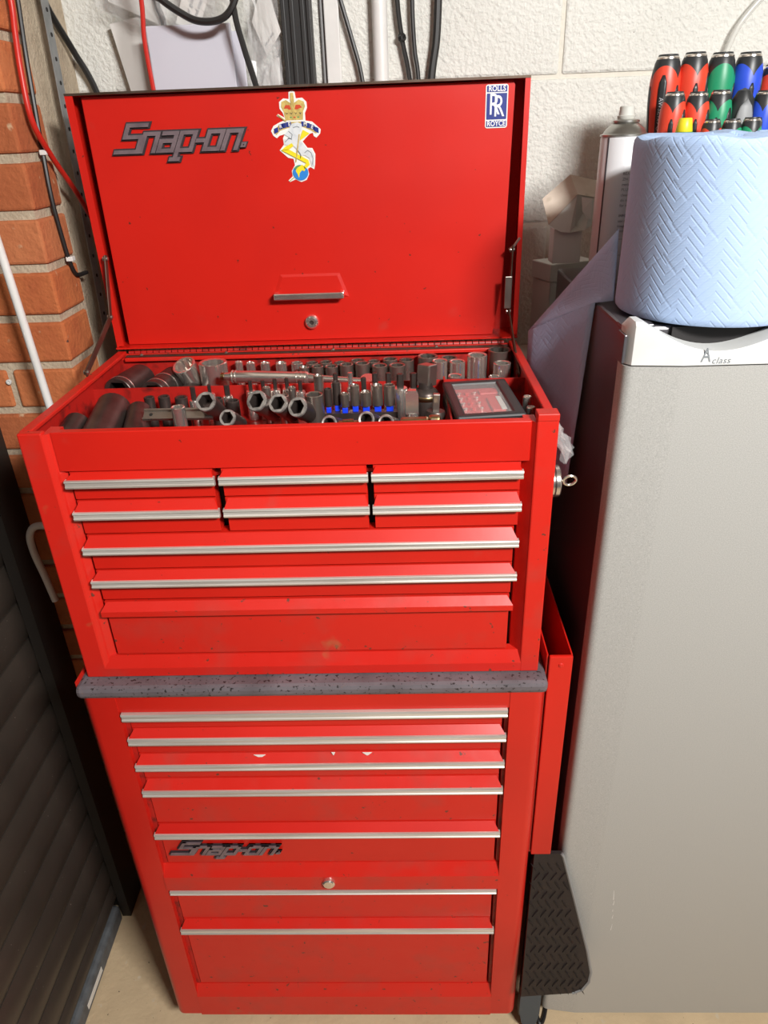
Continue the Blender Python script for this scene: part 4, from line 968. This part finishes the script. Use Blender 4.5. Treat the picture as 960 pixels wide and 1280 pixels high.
# loose end draped over the refrigerator's left edge
A_, B_, C_, D2 = Vector((0.432, 0.205, 1.515)), Vector((0.3385, 0.300, 1.3600)), Vector((0.4025, 0.172, 1.4280)), Vector((0.4215, 0.155, 1.4330))
E_, F_ = Vector((0.3905, 0.185, 1.1500)), Vector((0.3420, 0.310, 1.1300))
def sheet(c, nx, nz, amp, seed, uvs):
    rnd = random.Random(seed); tl, tr, br, bl = c; nrm = (tr-tl).cross(bl-tl).normalized(); vs = []; uv = []
    for j in range(nz+1):
        for i in range(nx+1):
            u, v = i/nx, j/nz
            p = (tl*(1-u)+tr*u)*(1-v)+(bl*(1-u)+br*u)*v
            ed = math.sin(PI*u)*math.sin(PI*v)
            vs.append(tuple(p+nrm*amp*ed*(math.sin(5*u+2*v+seed)))); uv.append((u*uvs[0], v*uvs[1]))
    return vs, [(j*(nx+1)+i, j*(nx+1)+i+1, (j+1)*(nx+1)+i+1, (j+1)*(nx+1)+i) for j in range(nz) for i in range(nx)], uv
m = MB()
v1, f1, u1 = sheet((A_, B_, C_, D2), 12, 6, 0.004, 1, (0.16, 0.09)); v2, f2, u2_ = sheet((C_, B_, F_, E_), 10, 12, 0.008, 2, (0.16, 0.26))
m.add(v1, f1, smooth=True); m.add(v2, f2, smooth=True); m.uv = u1+u2_
lo = m.build('loose_sheet', PAPER, pr, 'loose end of blue paper draped over the refrigerator edge')
so = lo.modifiers.new('thickness', 'SOLIDIFY'); so.thickness = 0.0008

# spray can
sc = thing('spray_can', 'white aerosol can with metal dome standing behind the blue paper roll', 'spray can', (0.4607, 0.33, 1.4267))
M = Matrix.Translation((0.4607, 0.33, 1.4267))
RC = 0.0318
MB().lathe([(0, 0), (RC-0.001, 0), (RC, 0.002), (RC, 0.1925), (RC-0.001, 0.1945), (0, 0.1945)], 32, M).build('canister', CANW, sc)
MB().lathe([(RC-0.001, 0.1935), (RC+0.0012, 0.1945), (RC+0.0012, 0.1965), (RC-0.002, 0.1975), (0.026, 0.203), (0.0195, 0.2085), (0.0165, 0.2105), (0.0182, 0.2112), (0.0182, 0.2135), (0.0160, 0.2145), (0.0115, 0.215), (0, 0.215)], 32, M).build('dome', CANM, sc)
MB().lathe([(0.011, 0.2148), (0.0115, 0.2152), (0.0125, 0.2190), (0.0105, 0.2195), (0.0098, 0.2300), (0.0085, 0.2310), (0, 0.2300)], 20, M).build('nozzle', BOXG, sc)
def wrap(vs, phi0, z0, r):
    o = []
    for (x, y, z) in vs:
        a = phi0+x/r; o.append((0.4607+(r+z)*math.sin(a), 0.33-(r+z)*math.cos(a), 1.4267+z0+y))
    return o
def wrapped_bar(x0, x1, z0, z1, phi, name, m_, th=0.0004):
    n_ = 6; vs = [(x0+(x1-x0)*k/n_, zz, t_) for t_ in (0, th) for zz in (z0, z1) for k in range(n_+1)]
    q = n_+1; fs = []
    for k in range(n_): fs += [(2*q+k, 2*q+k+1, 3*q+k+1, 3*q+k), (k, q+k, q+k+1, k+1), (k, k+1, 2*q+k+1, 2*q+k), (q+k, 3*q+k, 3*q+k+1, q+k+1)]
    MB().add(wrap(vs, phi, 0, RC), fs, smooth=True).build(name, m_, sc)
wrapped_bar(-0.0012, 0.0012, 0.0, 0.193, -0.95, 'label_seam', INK)
t = MB(); zz = 0.148
for ln in ('READY TO', 'ZN 24 Gun', 'metallic zinc', 'PLUS anti rust', 'clean surface', 'do not over', 'for more than', '', 'INFORMATION', 'see cap for use', 'keep away', 'from heat'):
    if ln:
        vs, fs = text_geo(ln, 0.0052, extrude=0.0001, align='LEFT'); t.add(wrap([(x, y, 0.0003) for x, y, z in vs], -0.15, zz, RC), fs)
    zz -= 0.0068
t.build('print', INKG, sc)
wrapped_bar(-0.010, 0.012, 0.040, 0.0405, 0.0, 'label_line', INKG); wrapped_bar(-0.010, 0.012, 0.062, 0.0625, 0.0, 'label_line', INKG); wrapped_bar(-0.010, -0.0095, 0.020, 0.0625, 0.0, 'label_line', INKG)

# ---------------- screwdrivers in a stepped rack behind the roll
rk = thing('screwdriver_rack', 'stepped timber rack holding the screwdrivers behind the blue paper roll', 'rack', (0.62, 0.34, 1.4267))
MB().box((0.50, 0.375, 1.4267), (0.75, 0.425, 1.590)).build('rear_step', TIMBER, rk)
MB().box((0.50, 0.305, 1.4267), (0.75, 0.3745, 1.560)).build('middle_step', TIMBER, rk)
MB().box((0.50, 0.255, 1.4267), (0.75, 0.3045, 1.535)).build('front_step', TIMBER, rk)
def driver(x, y, zt, R, L, grip, label, rot=0.0, style='lobed', txt=None, zb_=None):
    zbse = zt-L
    t = thing('screwdriver', label, 'screwdriver', (x, y, zbse), 'screwdrivers in the rack')
    M = Matrix.Translation((x, y, zbse)) @ Matrix.Rotation(rot, 4, 'Z')
    prof = [(0, 0), (R*0.62, 0), (R*0.66, L*0.08), (R*0.80, L*0.25), (R*0.97, L*0.5), (R, L*0.68), (R*0.95, L*0.82), (R*0.84, L*0.92), (R*0.72, L*0.965), (R*0.64, L), (0, L)]
    def rad(z):
        for (r0, z0), (r1, z1) in zip(prof, prof[1:]):
            if z0 <= z <= z1 and z1 > z0: return r0+(r1-r0)*(z-z0)/(z1-z0)
        return R
    if style == 'oval':
        MB().lathe([(0, 0), (R*0.62, 0), (R*0.9, L*0.4), (R, L*0.7), (R*0.88, L*0.87), (R*0.5, L*0.97), (0, L)], 24, M).build('handle', GRIPK, t)
        vs = []; fs = []; nz, na = 10, 8
        for j in range(nz+1):
            z = L*(0.12+0.76*j/nz); hw = 0.85*math.sqrt(max(0.0, 1-max(0, (j/nz-0.35)/0.65)**2.2))+0.02
            rr_ = (R if z < L*0.7 else R*(1-0.12*((z/L-0.7)/0.17))) * (1 if z > L*0.4 else 0.66+0.34*z/(L*0.4))
            for k in range(na+1):
                a = -PI/2-hw+2*hw*k/na; vs.append(((rr_+0.0012)*math.cos(a), (rr_+0.0012)*math.sin(a), z))
        fs = [(j*(na+1)+k, j*(na+1)+k+1, (j+1)*(na+1)+k+1, (j+1)*(na+1)+k) for j in range(nz) for k in range(na)]
        o = MB().add(vs, fs, M, True).build('grip_pad', GRIPGY, t)
        s_ = o.modifiers.new('thickness', 'SOLIDIFY'); s_.thickness = 0.002; s_.offset = -1
    else:
        MB().lathe(prof, 36, M).build('handle', GRIPK, t)
        # coloured sleeve with arched upper edge
        na, nz = 48, 10; vs = []; fs = []
        for j in range(nz+1):
            for k in range(na):
                a = 2*PI*k/na
                top = L*(0.755+0.135*(abs(math.cos(1.5*a+0.6)))**0.6)
                z = L*0.02+(top-L*0.02)*j/nz; r = rad(z)+0.0009*(1 if 0 < j < nz else 0.2)
                vs.append((r*math.cos(a), r*math.sin(a), z))
        fs = [(j*na+k, j*na+(k+1) % na, (j+1)*na+(k+1) % na, (j+1)*na+k) for j in range(nz) for k in range(na)]
        MB().add(vs, fs, M, True).build('grip_sleeve', grip, t)
        # dark windows between the arches, and in the middle of every second arch
        for q in range(3):
            a0 = (PI/2+q*PI-0.6)/1.5
            for (ac, hw, z0, z1) in ((a0, 0.17, 0.15, 0.70), (a0+PI/3, 0.26 if q != 1 else 0.0, 0.10, 0.80)):
                if hw == 0.0: continue
                vs = []; fs = []; nn = 10
                for j in range(nn+1):
                    z = L*(z0+(z1-z0)*j/nn); e = 1-max(0, (j/nn-0.85)/0.15)**2*0.7; r = rad(z)+0.0015
                    for k in range(4):
                        a = ac-hw*e+2*hw*e*k/3; vs.append((r*math.cos(a), r*math.sin(a), z))
                for j in range(nn):
                    for k in range(3): fs.append((j*4+k, j*4+k+1, (j+1)*4+k+1, (j+1)*4+k))
                o = MB().add(vs, fs, M, True).build('grip_window', GRIPK, t)
                s_ = o.modifiers.new('thickness', 'SOLIDIFY'); s_.thickness = 0.0014; s_.offset = -1
        MB().lathe([(R*0.76, L*0.955), (R*0.745, L*0.972), (R*0.66, L*0.984)], 28, M).build('cap_ring', CHROME, t)
    MB().lathe([(0, -0.05), (0.003, -0.05), (0.003, 0.001), (0, 0.001)], 10, M).build('blade', STEEL, t)
    if txt:
        vs, fs = text_geo(txt[0], txt[1], extrude=0.0001, align='CENTER')
        o_ = []
        for (x_, y_, z_) in vs:                 # text runs down the handle
            z = L*txt[3]-x_; a = txt[2]+y_/R; r = rad(z)+0.0018
            o_.append((x+r*math.cos(a), y+r*math.sin(a), zbse+z))
        MB().add(o_, fs).build('lettering', WHITE_INK, t)
# window angles: (pi/2-.6)/1.5 = 0.647 ; +pi/3=1.694 ; q1: 2.742, (3.788 off) ; q2: 4.836 , 5.883
FR = -PI/2-0.18
driver(0.5300, 0.40, 1.7200, 0.0205, 0.128, GRIPR, 'leftmost large red and black screwdriver of the rear row with white print', rot=FR-5.883-0.25, txt=('AWSZ1x9 O', 0.0078, FR-0.25, 0.42))
driver(0.5680, 0.40, 1.7215, 0.0205, 0.128, GRIPR, 'second large red and black screwdriver from the left in the rear row', rot=FR-4.836+0.15, txt=('AWZ', 0.0078, FR+0.15+1.047, 0.50))
driver(0.6065, 0.40, 1.7200, 0.0205, 0.128, GRIPG, 'large green and black screwdriver in the rear row', rot=FR-3.788+0.05)
driver(0.6450, 0.40, 1.7190, 0.0205, 0.128, GRIPB, 'large blue and black screwdriver in the rear row', rot=FR-4.836+0.22, txt=('Laser', 0.0078, FR+0.22+1.047, 0.45))
driver(0.6840, 0.40, 1.7030, 0.0205, 0.112, GRIPR, 'dark red screwdriver cut off at the right edge of the rear row', rot=FR-4.836+0.5)
driver(0.5250, 0.335, 1.6725, 0.0168, 0.110, GRIPR, 'smaller red screwdriver of the middle row, left of the yellow-topped one', rot=FR-4.836-0.15, txt=('AWSZ', 0.0062, FR-0.15-1.047, 0.40))
driver(0.5570, 0.335, 1.6715, 0.0168, 0.110, GRIPR, 'smaller red screwdriver of the middle row, right of the yellow-topped one', rot=FR-4.836-0.1)
driver(0.5875, 0.335, 1.6725, 0.0168, 0.110, GRIPG, 'mid-sized green and black screwdriver in the middle row', rot=FR-4.836-0.25)
driver(0.6185, 0.335, 1.6740, 0.0165, 0.112, GRIPGY, 'grey and black oval-handled screwdriver in the middle row', style='oval')
driver(0.6490, 0.335, 1.6700, 0.0168, 0.108, GRIPB, 'blue screwdriver at the right edge of the middle row', rot=FR-4.836-0.3)
driver(0.5605, 0.280, 1.6380, 0.0140, 0.095, GRIPR, 'small red screwdriver tip peeping over the paper roll', rot=FR-4.836+0.1)
driver(0.5870, 0.280, 1.6375, 0.0140, 0.095, GRIPG, 'left of two small green screwdrivers peeping over the paper roll', rot=FR-4.836-0.2)
driver(0.6125, 0.280, 1.6385, 0.0140, 0.095, GRIPG, 'right of two small green screwdrivers peeping over the paper roll', rot=FR-4.836+0.2)
t = thing('screwdriver', 'small green ribbed screwdriver with a bright yellow top behind the paper roll', 'screwdriver', (0.5250, 0.280, 1.536), 'screwdrivers in the rack')
M = Matrix.Translation((0.5250, 0.280, 1.536))
MB().lathe([(0, 0), (0.009, 0), (0.0115, 0.02), (0.0118, 0.088), (0, 0.088)], 24, M).build('handle', GRIPG, t)
for k in range(12):
    a = 2*PI*k/12; MB().box((0.0108, -0.0012, 0.02), (0.0128, 0.0012, 0.083), M @ Matrix.Rotation(a, 4, 'Z')).build('rib', GRIPG, t)
MB().lathe([(0.0105, 0.0882), (0.0108, 0.0890), (0.0085, 0.1035), (0.0075, 0.1045), (0, 0.1045)], 24, M).build('cap', GRIPY, t)
MB().lathe([(0, -0.05), (0.002, -0.05), (0.002, 0.001), (0, 0.001)], 8, M).build('blade', STEEL, t)

# ---------------- cartons behind the refrigerator
bx = thing('storage_box', 'white lidded card box standing low behind the spray can', 'box', (0.43, 0.535, 1.25))
Mb = Matrix.Translation((0.375, 0.515, 1.25)) @ Matrix.Rotation(math.radians(-68), 4, 'Z')
MB().bbox((0.002, 0.002, 0.0), (0.058, 0.088, 0.150), 0.002, Mb).build('box_body', BOXG, bx)
MB().bbox((0.0, 0.0, 0.150), (0.060, 0.090, 0.1795), 0.002, Mb).build('box_lid', BOXG, bx)
ct = thing('open_carton', 'small open carton with torn printed flaps standing on the white lidded box', 'carton', (0.4071, 0.4099, 1.4401))
MB().bbox((0.3871, 0.4023, 1.4403), (0.4319, 0.4357, 1.4925), 0.001).build('carton_body', CARDW, ct)
def plate(pts, m_, name, th=0.0008):
    P = [Vector(p) for p in pts]; n_ = len(P); nr = (P[1]-P[0]).cross(P[2]-P[0]).normalized()*th
    MB().add([tuple(p) for p in P]+[tuple(p+nr) for p in P], [tuple(range(n_)), tuple(range(2*n_-1, n_-1, -1))]+[(i, i+n_, (i+1) % n_+n_, (i+1) % n_) for i in range(n_)]).build(name, m_, ct)
plate([(0.3685, 0.4195, 1.5358), (0.4133, 0.4385, 1.5679), (0.4208, 0.4099, 1.5411), (0.3756, 0.3909, 1.5007)], CARD, 'left_flap')
plate([(0.4133, 0.4385, 1.5679), (0.4566, 0.4385, 1.5574), (0.4514, 0.4147, 1.5354), (0.4208, 0.4099, 1.5411)], CARD, 'back_flap')
plate([(0.3752, 0.3928, 1.5015), (0.4208, 0.4118, 1.5416), (0.4208, 0.4099, 1.4953), (0.4099, 0.3928, 1.4877), (0.3947, 0.3909, 1.4896), (0.3842, 0.3909, 1.4949)], CARDW, 'front_flap')
plate([(0.4208, 0.4118, 1.5406), (0.4490, 0.4195, 1.5354), (0.4471, 0.4099, 1.4963), (0.4338, 0.3956, 1.4906), (0.4099, 0.3928, 1.4877), (0.4208, 0.4099, 1.4953)], BOXG, 'inner_flap')
plate([(0.4271, 0.4080, 1.5373), (0.4433, 0.4061, 1.5344), (0.4433, 0.4023, 1.5049), (0.4357, 0.4014, 1.5068), (0.4290, 0.4033, 1.5173)], CARDW, 'tongue')

# ================================================================ left side
# crank handle of the roller door
m = MB().tube(bez([(-0.4360, 0.262, 1.640), (-0.4262, 0.262, 1.488), (-0.4160, 0.262, 1.275), (-0.4100, 0.262, 1.150), (-0.4120, 0.262, 1.085), (-0.4300, 0.262, 1.055), (-0.4600, 0.256, 1.058), (-0.4890, 0.250, 1.062), (-0.5030, 0.248, 1.045), (-0.5050, 0.248, 1.010), (-0.4985, 0.248, 0.960), (-0.4930, 0.248, 0.909)], 10), 0.0062, 12)
ck = mesh_root(m, 'crank_handle', WHITEP, (-0.43, 0.26, 0.91), 'white hooked crank pole of the roller door leaning against the brick pier', 'crank pole')

# cables and strap on the pier
m = MB().tube(bez([(-0.372, 0.365, 1.90), (-0.3725, 0.360, 1.812), (-0.3735, 0.352, 1.773), (-0.3735, 0.342, 1.726), (-0.3730, 0.340, 1.668), (-0.3725, 0.378, 1.620), (-0.372, 0.437, 1.567), (-0.372, 0.50, 1.50)]), 0.0042, 10)
mesh_root(m, 'red_cable', CABLER, (-0.372, 0.38, 1.6), 'thick red cable curving down the brick pier beside a black one', 'cable')
bc = thing('black_cable', 'black cable clipped along the brick pier behind the red one', 'cable', (-0.378, 0.38, 1.45))
MB().tube(bez([(-0.3815, 0.415, 1.90), (-0.3815, 0.402, 1.816), (-0.3815, 0.386, 1.739), (-0.3815, 0.370, 1.627), (-0.3815, 0.364, 1.562), (-0.3815, 0.370, 1.500), (-0.3815, 0.378, 1.466), (-0.3815, 0.392, 1.449), (-0.3815, 0.43, 1.446)]), 0.0034, 8).build('sheath', CABLEB, bc)
for (y, z_) in ((0.370, 1.627), (0.3765, 1.476)):
    MB().bbox((-0.3845, y-0.006, z_-0.0035), (-0.3740, y+0.006, z_+0.0035), 0.001).build('cable_clip', WHITEP, bc)
m = MB(); Ms = frame((-0.3835, 0.4650, 1.35), (0, 0.07, 1), (0, 1, 0))
m.box((-0.012, -0.0010, 0), (0.012, 0.0008, 0.62), Ms)
gs = mesh_root(m, 'perforated_strap', GALV, (-0.384, 0.48, 1.35), 'grey perforated metal strap fixed upright on the side of the pier', 'strap')
for k in range(19):
    p = Ms @ Vector((0.001, -0.0011 if False else 0.0, 0.02+k*0.032))
    MB().lathe([(0, 0.0012), (0.003, 0.0012), (0.003, 0.0), (0, 0.0)], 10, frame((p.x+0.0005, p.y, p.z), (1, 0, 0), (0, 0, 1))).build('hole', BLACK, gs)

# ================================================================ on the back wall, above the lid
def wall_run(name, label, cat, x0, x1, y0, y1, m_, round_=False, zb_=1.35, grooves=()):
    mb = MB()
    if round_: mb.lathe([(0, 0), ((x1-x0)/2, 0), ((x1-x0)/2, 1.12), (0, 1.12)], 20, Matrix.Translation(((x0+x1)/2, y1-(x1-x0)/2, zb_)))
    else: mb.bbox((x0, y0, zb_), (x1, y1, zb_+1.12), 0.002)
    pos = ((x0+x1)/2, y1, zb_); o = mesh_root(mb, name, m_, pos, label, cat)
    for gx in grooves:
        g = MB(); g.bbox((gx, y0-0.003, zb_), (gx+0.007, y0+0.001, zb_+1.12), 0.0012); g.build('ridge', m_, o)
    return o
wall_run('cable_trunking', 'wide dark ribbed cable trunking running up the white wall', 'trunking', -0.040, 0.008, 0.585, YW-0.001, CABLEB, grooves=(-0.040, -0.026, -0.009, 0.001))
wall_run('thin_conduit', 'thin dark grey conduit next to the dark trunking', 'conduit', 0.0200, 0.0245, 0.612, YW-0.001, PLGREY)
wall_run('white_trunking', 'flat white plastic trunking strip right of the dark trunking', 'trunking', 0.0270, 0.0515, 0.608, YW-0.001, WHITEP)
pp = wall_run('white_pipe', 'round white pipe running up the middle of the white wall', 'pipe', 0.106, 0.131, 0.59, YW-0.004, WHITEP, True)
def wcable(label, pts, r, m_=None):
    mb = MB().tube(bez(pts), r, 8); p = pts[-1]
    return mesh_root(mb, 'hanging_cable', m_ or CABLEB, p, label, 'cable', 'black cables hanging behind the lid')
wcable('black cable slanting down between the white trunking and the white pipe', [(0.036, 0.606, 1.90), (0.056, 0.606, 1.826), (0.072, 0.606, 1.771), (0.086, 0.606, 1.714), (0.098, 0.606, 1.60), (0.10, 0.606, 1.45)], 0.0036)
kc = wcable('thin black cable just right of the white pipe with a small knot', [(0.146, 0.606, 1.90), (0.148, 0.606, 1.822), (0.155, 0.606, 1.768), (0.166, 0.606, 1.714), (0.18, 0.606, 1.60), (0.185, 0.606, 1.45)], 0.0040)
MB().tube([(0.1545+0.005*math.cos(2*PI*k/12), 0.604+0.003*math.sin(4*PI*k/12), 1.772+0.005*math.sin(2*PI*k/12)) for k in range(12)], 0.0022, 6, closed=True).build('knot', CABLEB, kc)
wcable('thin black cable hanging second right of the white pipe', [(0.174, 0.606, 1.90), (0.172, 0.606, 1.822), (0.175, 0.606, 1.756), (0.181, 0.606, 1.713), (0.186, 0.606, 1.60), (0.188, 0.606, 1.45)], 0.0036)
wcable('thick black cable hanging furthest right behind the lid', [(0.216, 0.606, 1.90), (0.214, 0.606, 1.820), (0.211, 0.606, 1.766), (0.203, 0.606, 1.712), (0.196, 0.606, 1.60), (0.19, 0.606, 1.45)], 0.0066)
wcable('black cable bending down the white wall next to the brick pier', [(-0.396, 0.495, 1.90), (-0.396, 0.528, 1.833), (-0.391, 0.590, 1.774), (-0.371, 0.606, 1.716), (-0.355, 0.606, 1.62), (-0.35, 0.606, 1.5)], 0.0052)
m = MB().tube(bez([(-0.240, 0.505, 1.90), (-0.2385, 0.505, 1.824), (-0.2435, 0.505, 1.773), (-0.2420, 0.505, 1.710), (-0.238, 0.505, 1.60), (-0.236, 0.505, 1.45)]), 0.0036, 8)
mesh_root(m, 'red_wire', CABLER, (-0.236, 0.505, 1.45), 'thin red wire hanging beside the frosted folder', 'cable')
wcable('short dark double cable disappearing behind the top of the frosted folder', [(-0.242, 0.585, 1.90), (-0.238, 0.585, 1.831), (-0.231, 0.585, 1.800), (-0.226, 0.585, 1.70), (-0.224, 0.585, 1.5)], 0.0048)
wcable('black cable falling to the right of the frosted folder', [(-0.100, 0.500, 1.90), (-0.099, 0.500, 1.809), (-0.090, 0.500, 1.758), (-0.077, 0.500, 1.706), (-0.058, 0.500, 1.62), (-0.05, 0.500, 1.45)], 0.0046)
m = MB().tube(bez([(-0.235, 0.497, 1.90), (-0.224, 0.497, 1.840), (-0.205, 0.497, 1.822), (-0.181, 0.497, 1.806), (-0.158, 0.497, 1.795), (-0.132, 0.497, 1.793), (-0.112, 0.497, 1.799), (-0.098, 0.497, 1.814), (-0.092, 0.497, 1.835), (-0.092, 0.497, 1.90)]), 0.0052, 8)
mesh_root(m, 'cable_loop', CABLEB, (-0.13, 0.497, 1.79), 'thick black cable hanging in a loop in front of the frosted folder', 'cable')
# frosted folder, card and polythene bags
fo = thing('frosted_folder', 'pale lavender frosted plastic folder standing behind the left of the lid', 'folder', (-0.17, 0.54, 1.50))
m = MB().bbox((-0.2500, 0.540, 1.50), (-0.1150, 0.546, 1.7955), 0.002); m.build('front_sheet', LAV, fo)
MB().bbox((-0.2490, 0.547, 1.50), (-0.0990, 0.551, 1.785), 0.0015).build('rear_sheet', LAV, fo)
mesh_root(MB().box((-0.268, 0.598, 1.48), (-0.215, 0.603, 1.815), Matrix.Translation((-0.247, 0.6, 1.48)) @ Matrix.Rotation(-0.17, 4, 'Y') @ Matrix.Translation((0.247, -0.6, -1.48))), 'white_board', CARDW, (-0.28, 0.6, 1.48), 'white card leaning on the wall left of the frosted folder', 'card')
def bag(label, corners, card, seed, printed=None):
    t = thing('polythene_bag', label, 'plastic bag', corners[3], 'polythene bags pinned on the wall')
    m = MB(); crumple(m, corners, 9, 9, 0.005, seed); m.build('film', BAG, t)
    c2 = [(p[0], p[1]-0.012, p[2]) for p in corners]; m = MB(); crumple(m, c2, 7, 8, 0.006, seed+9); m.build('film', BAG, t)
    P = [Vector(p) for p in card]; nr = Vector((0, 0.0012, 0))
    o = MB().add([tuple(p) for p in P]+[tuple(p+nr) for p in P], [(0, 1, 2, 3), (7, 6, 5, 4), (0, 4, 5, 1), (1, 5, 6, 2), (2, 6, 7, 3), (3, 7, 4, 0)]).build('leaflet', CARDW, t)
    if printed:
        tt = MB()
        for (s, sz, x, y, z, a) in printed: text_on(tt, s, sz, facing(x, y, z, a), extrude=0.0001)
        tt.build('lettering', INKG, o)
bag('crumpled polythene bag with grey contents at the top left of the wall', [(-0.335, 0.585, 1.90), (-0.215, 0.585, 1.90), (-0.225, 0.585, 1.782), (-0.330, 0.585, 1.822)], [(-0.325, 0.592, 1.90), (-0.235, 0.592, 1.90), (-0.235, 0.592, 1.80), (-0.318, 0.592, 1.836)], 11)
bag('polythene bag holding a printed manual above the frosted folder', [(-0.228, 0.560, 1.90), (-0.105, 0.560, 1.90), (-0.110, 0.560, 1.788), (-0.225, 0.560, 1.792)], [(-0.205, 0.560, 1.800), (-0.168, 0.560, 1.882), (-0.130, 0.560, 1.868), (-0.172, 0.560, 1.785)], 21,
    [('Your guarantee', 0.0085, -0.176, 0.5592, 1.826, -1.05), ('and manual', 0.0085, -0.164, 0.5592, 1.822, -1.05)])
bag('polythene bag of white printed cards left of the dark trunking', [(-0.092, 0.575, 1.90), (-0.045, 0.575, 1.90), (-0.044, 0.575, 1.700), (-0.098, 0.575, 1.690)], [(-0.088, 0.584, 1.80), (-0.068, 0.584, 1.752), (-0.042, 0.584, 1.785), (-0.062, 0.584, 1.86)], 31,
    [('IMPORTANT', 0.0042, -0.062, 0.5832, 1.775, -0.85)])
bag('lower polythene bag with a folded white leaflet behind the lid', [(-0.090, 0.592, 1.775), (-0.046, 0.592, 1.770), (-0.050, 0.592, 1.690), (-0.105, 0.592, 1.690)], [(-0.085, 0.598, 1.705), (-0.052, 0.598, 1.712), (-0.050, 0.598, 1.752), (-0.072, 0.598, 1.742)], 41)
# clear hose at the top right, and one low beside the cartons
m = MB().tube(bez([(0.82, 0.607, 1.90), (0.752, 0.607, 1.826), (0.712, 0.607, 1.782), (0.694, 0.607, 1.748), (0.688, 0.607, 1.70), (0.686, 0.607, 1.55)]), 0.0052, 10)
mesh_root(m, 'clear_hose', HOSE, (0.686, 0.607, 1.55), 'clear plastic hose curving down the wall behind the screwdrivers', 'hose')
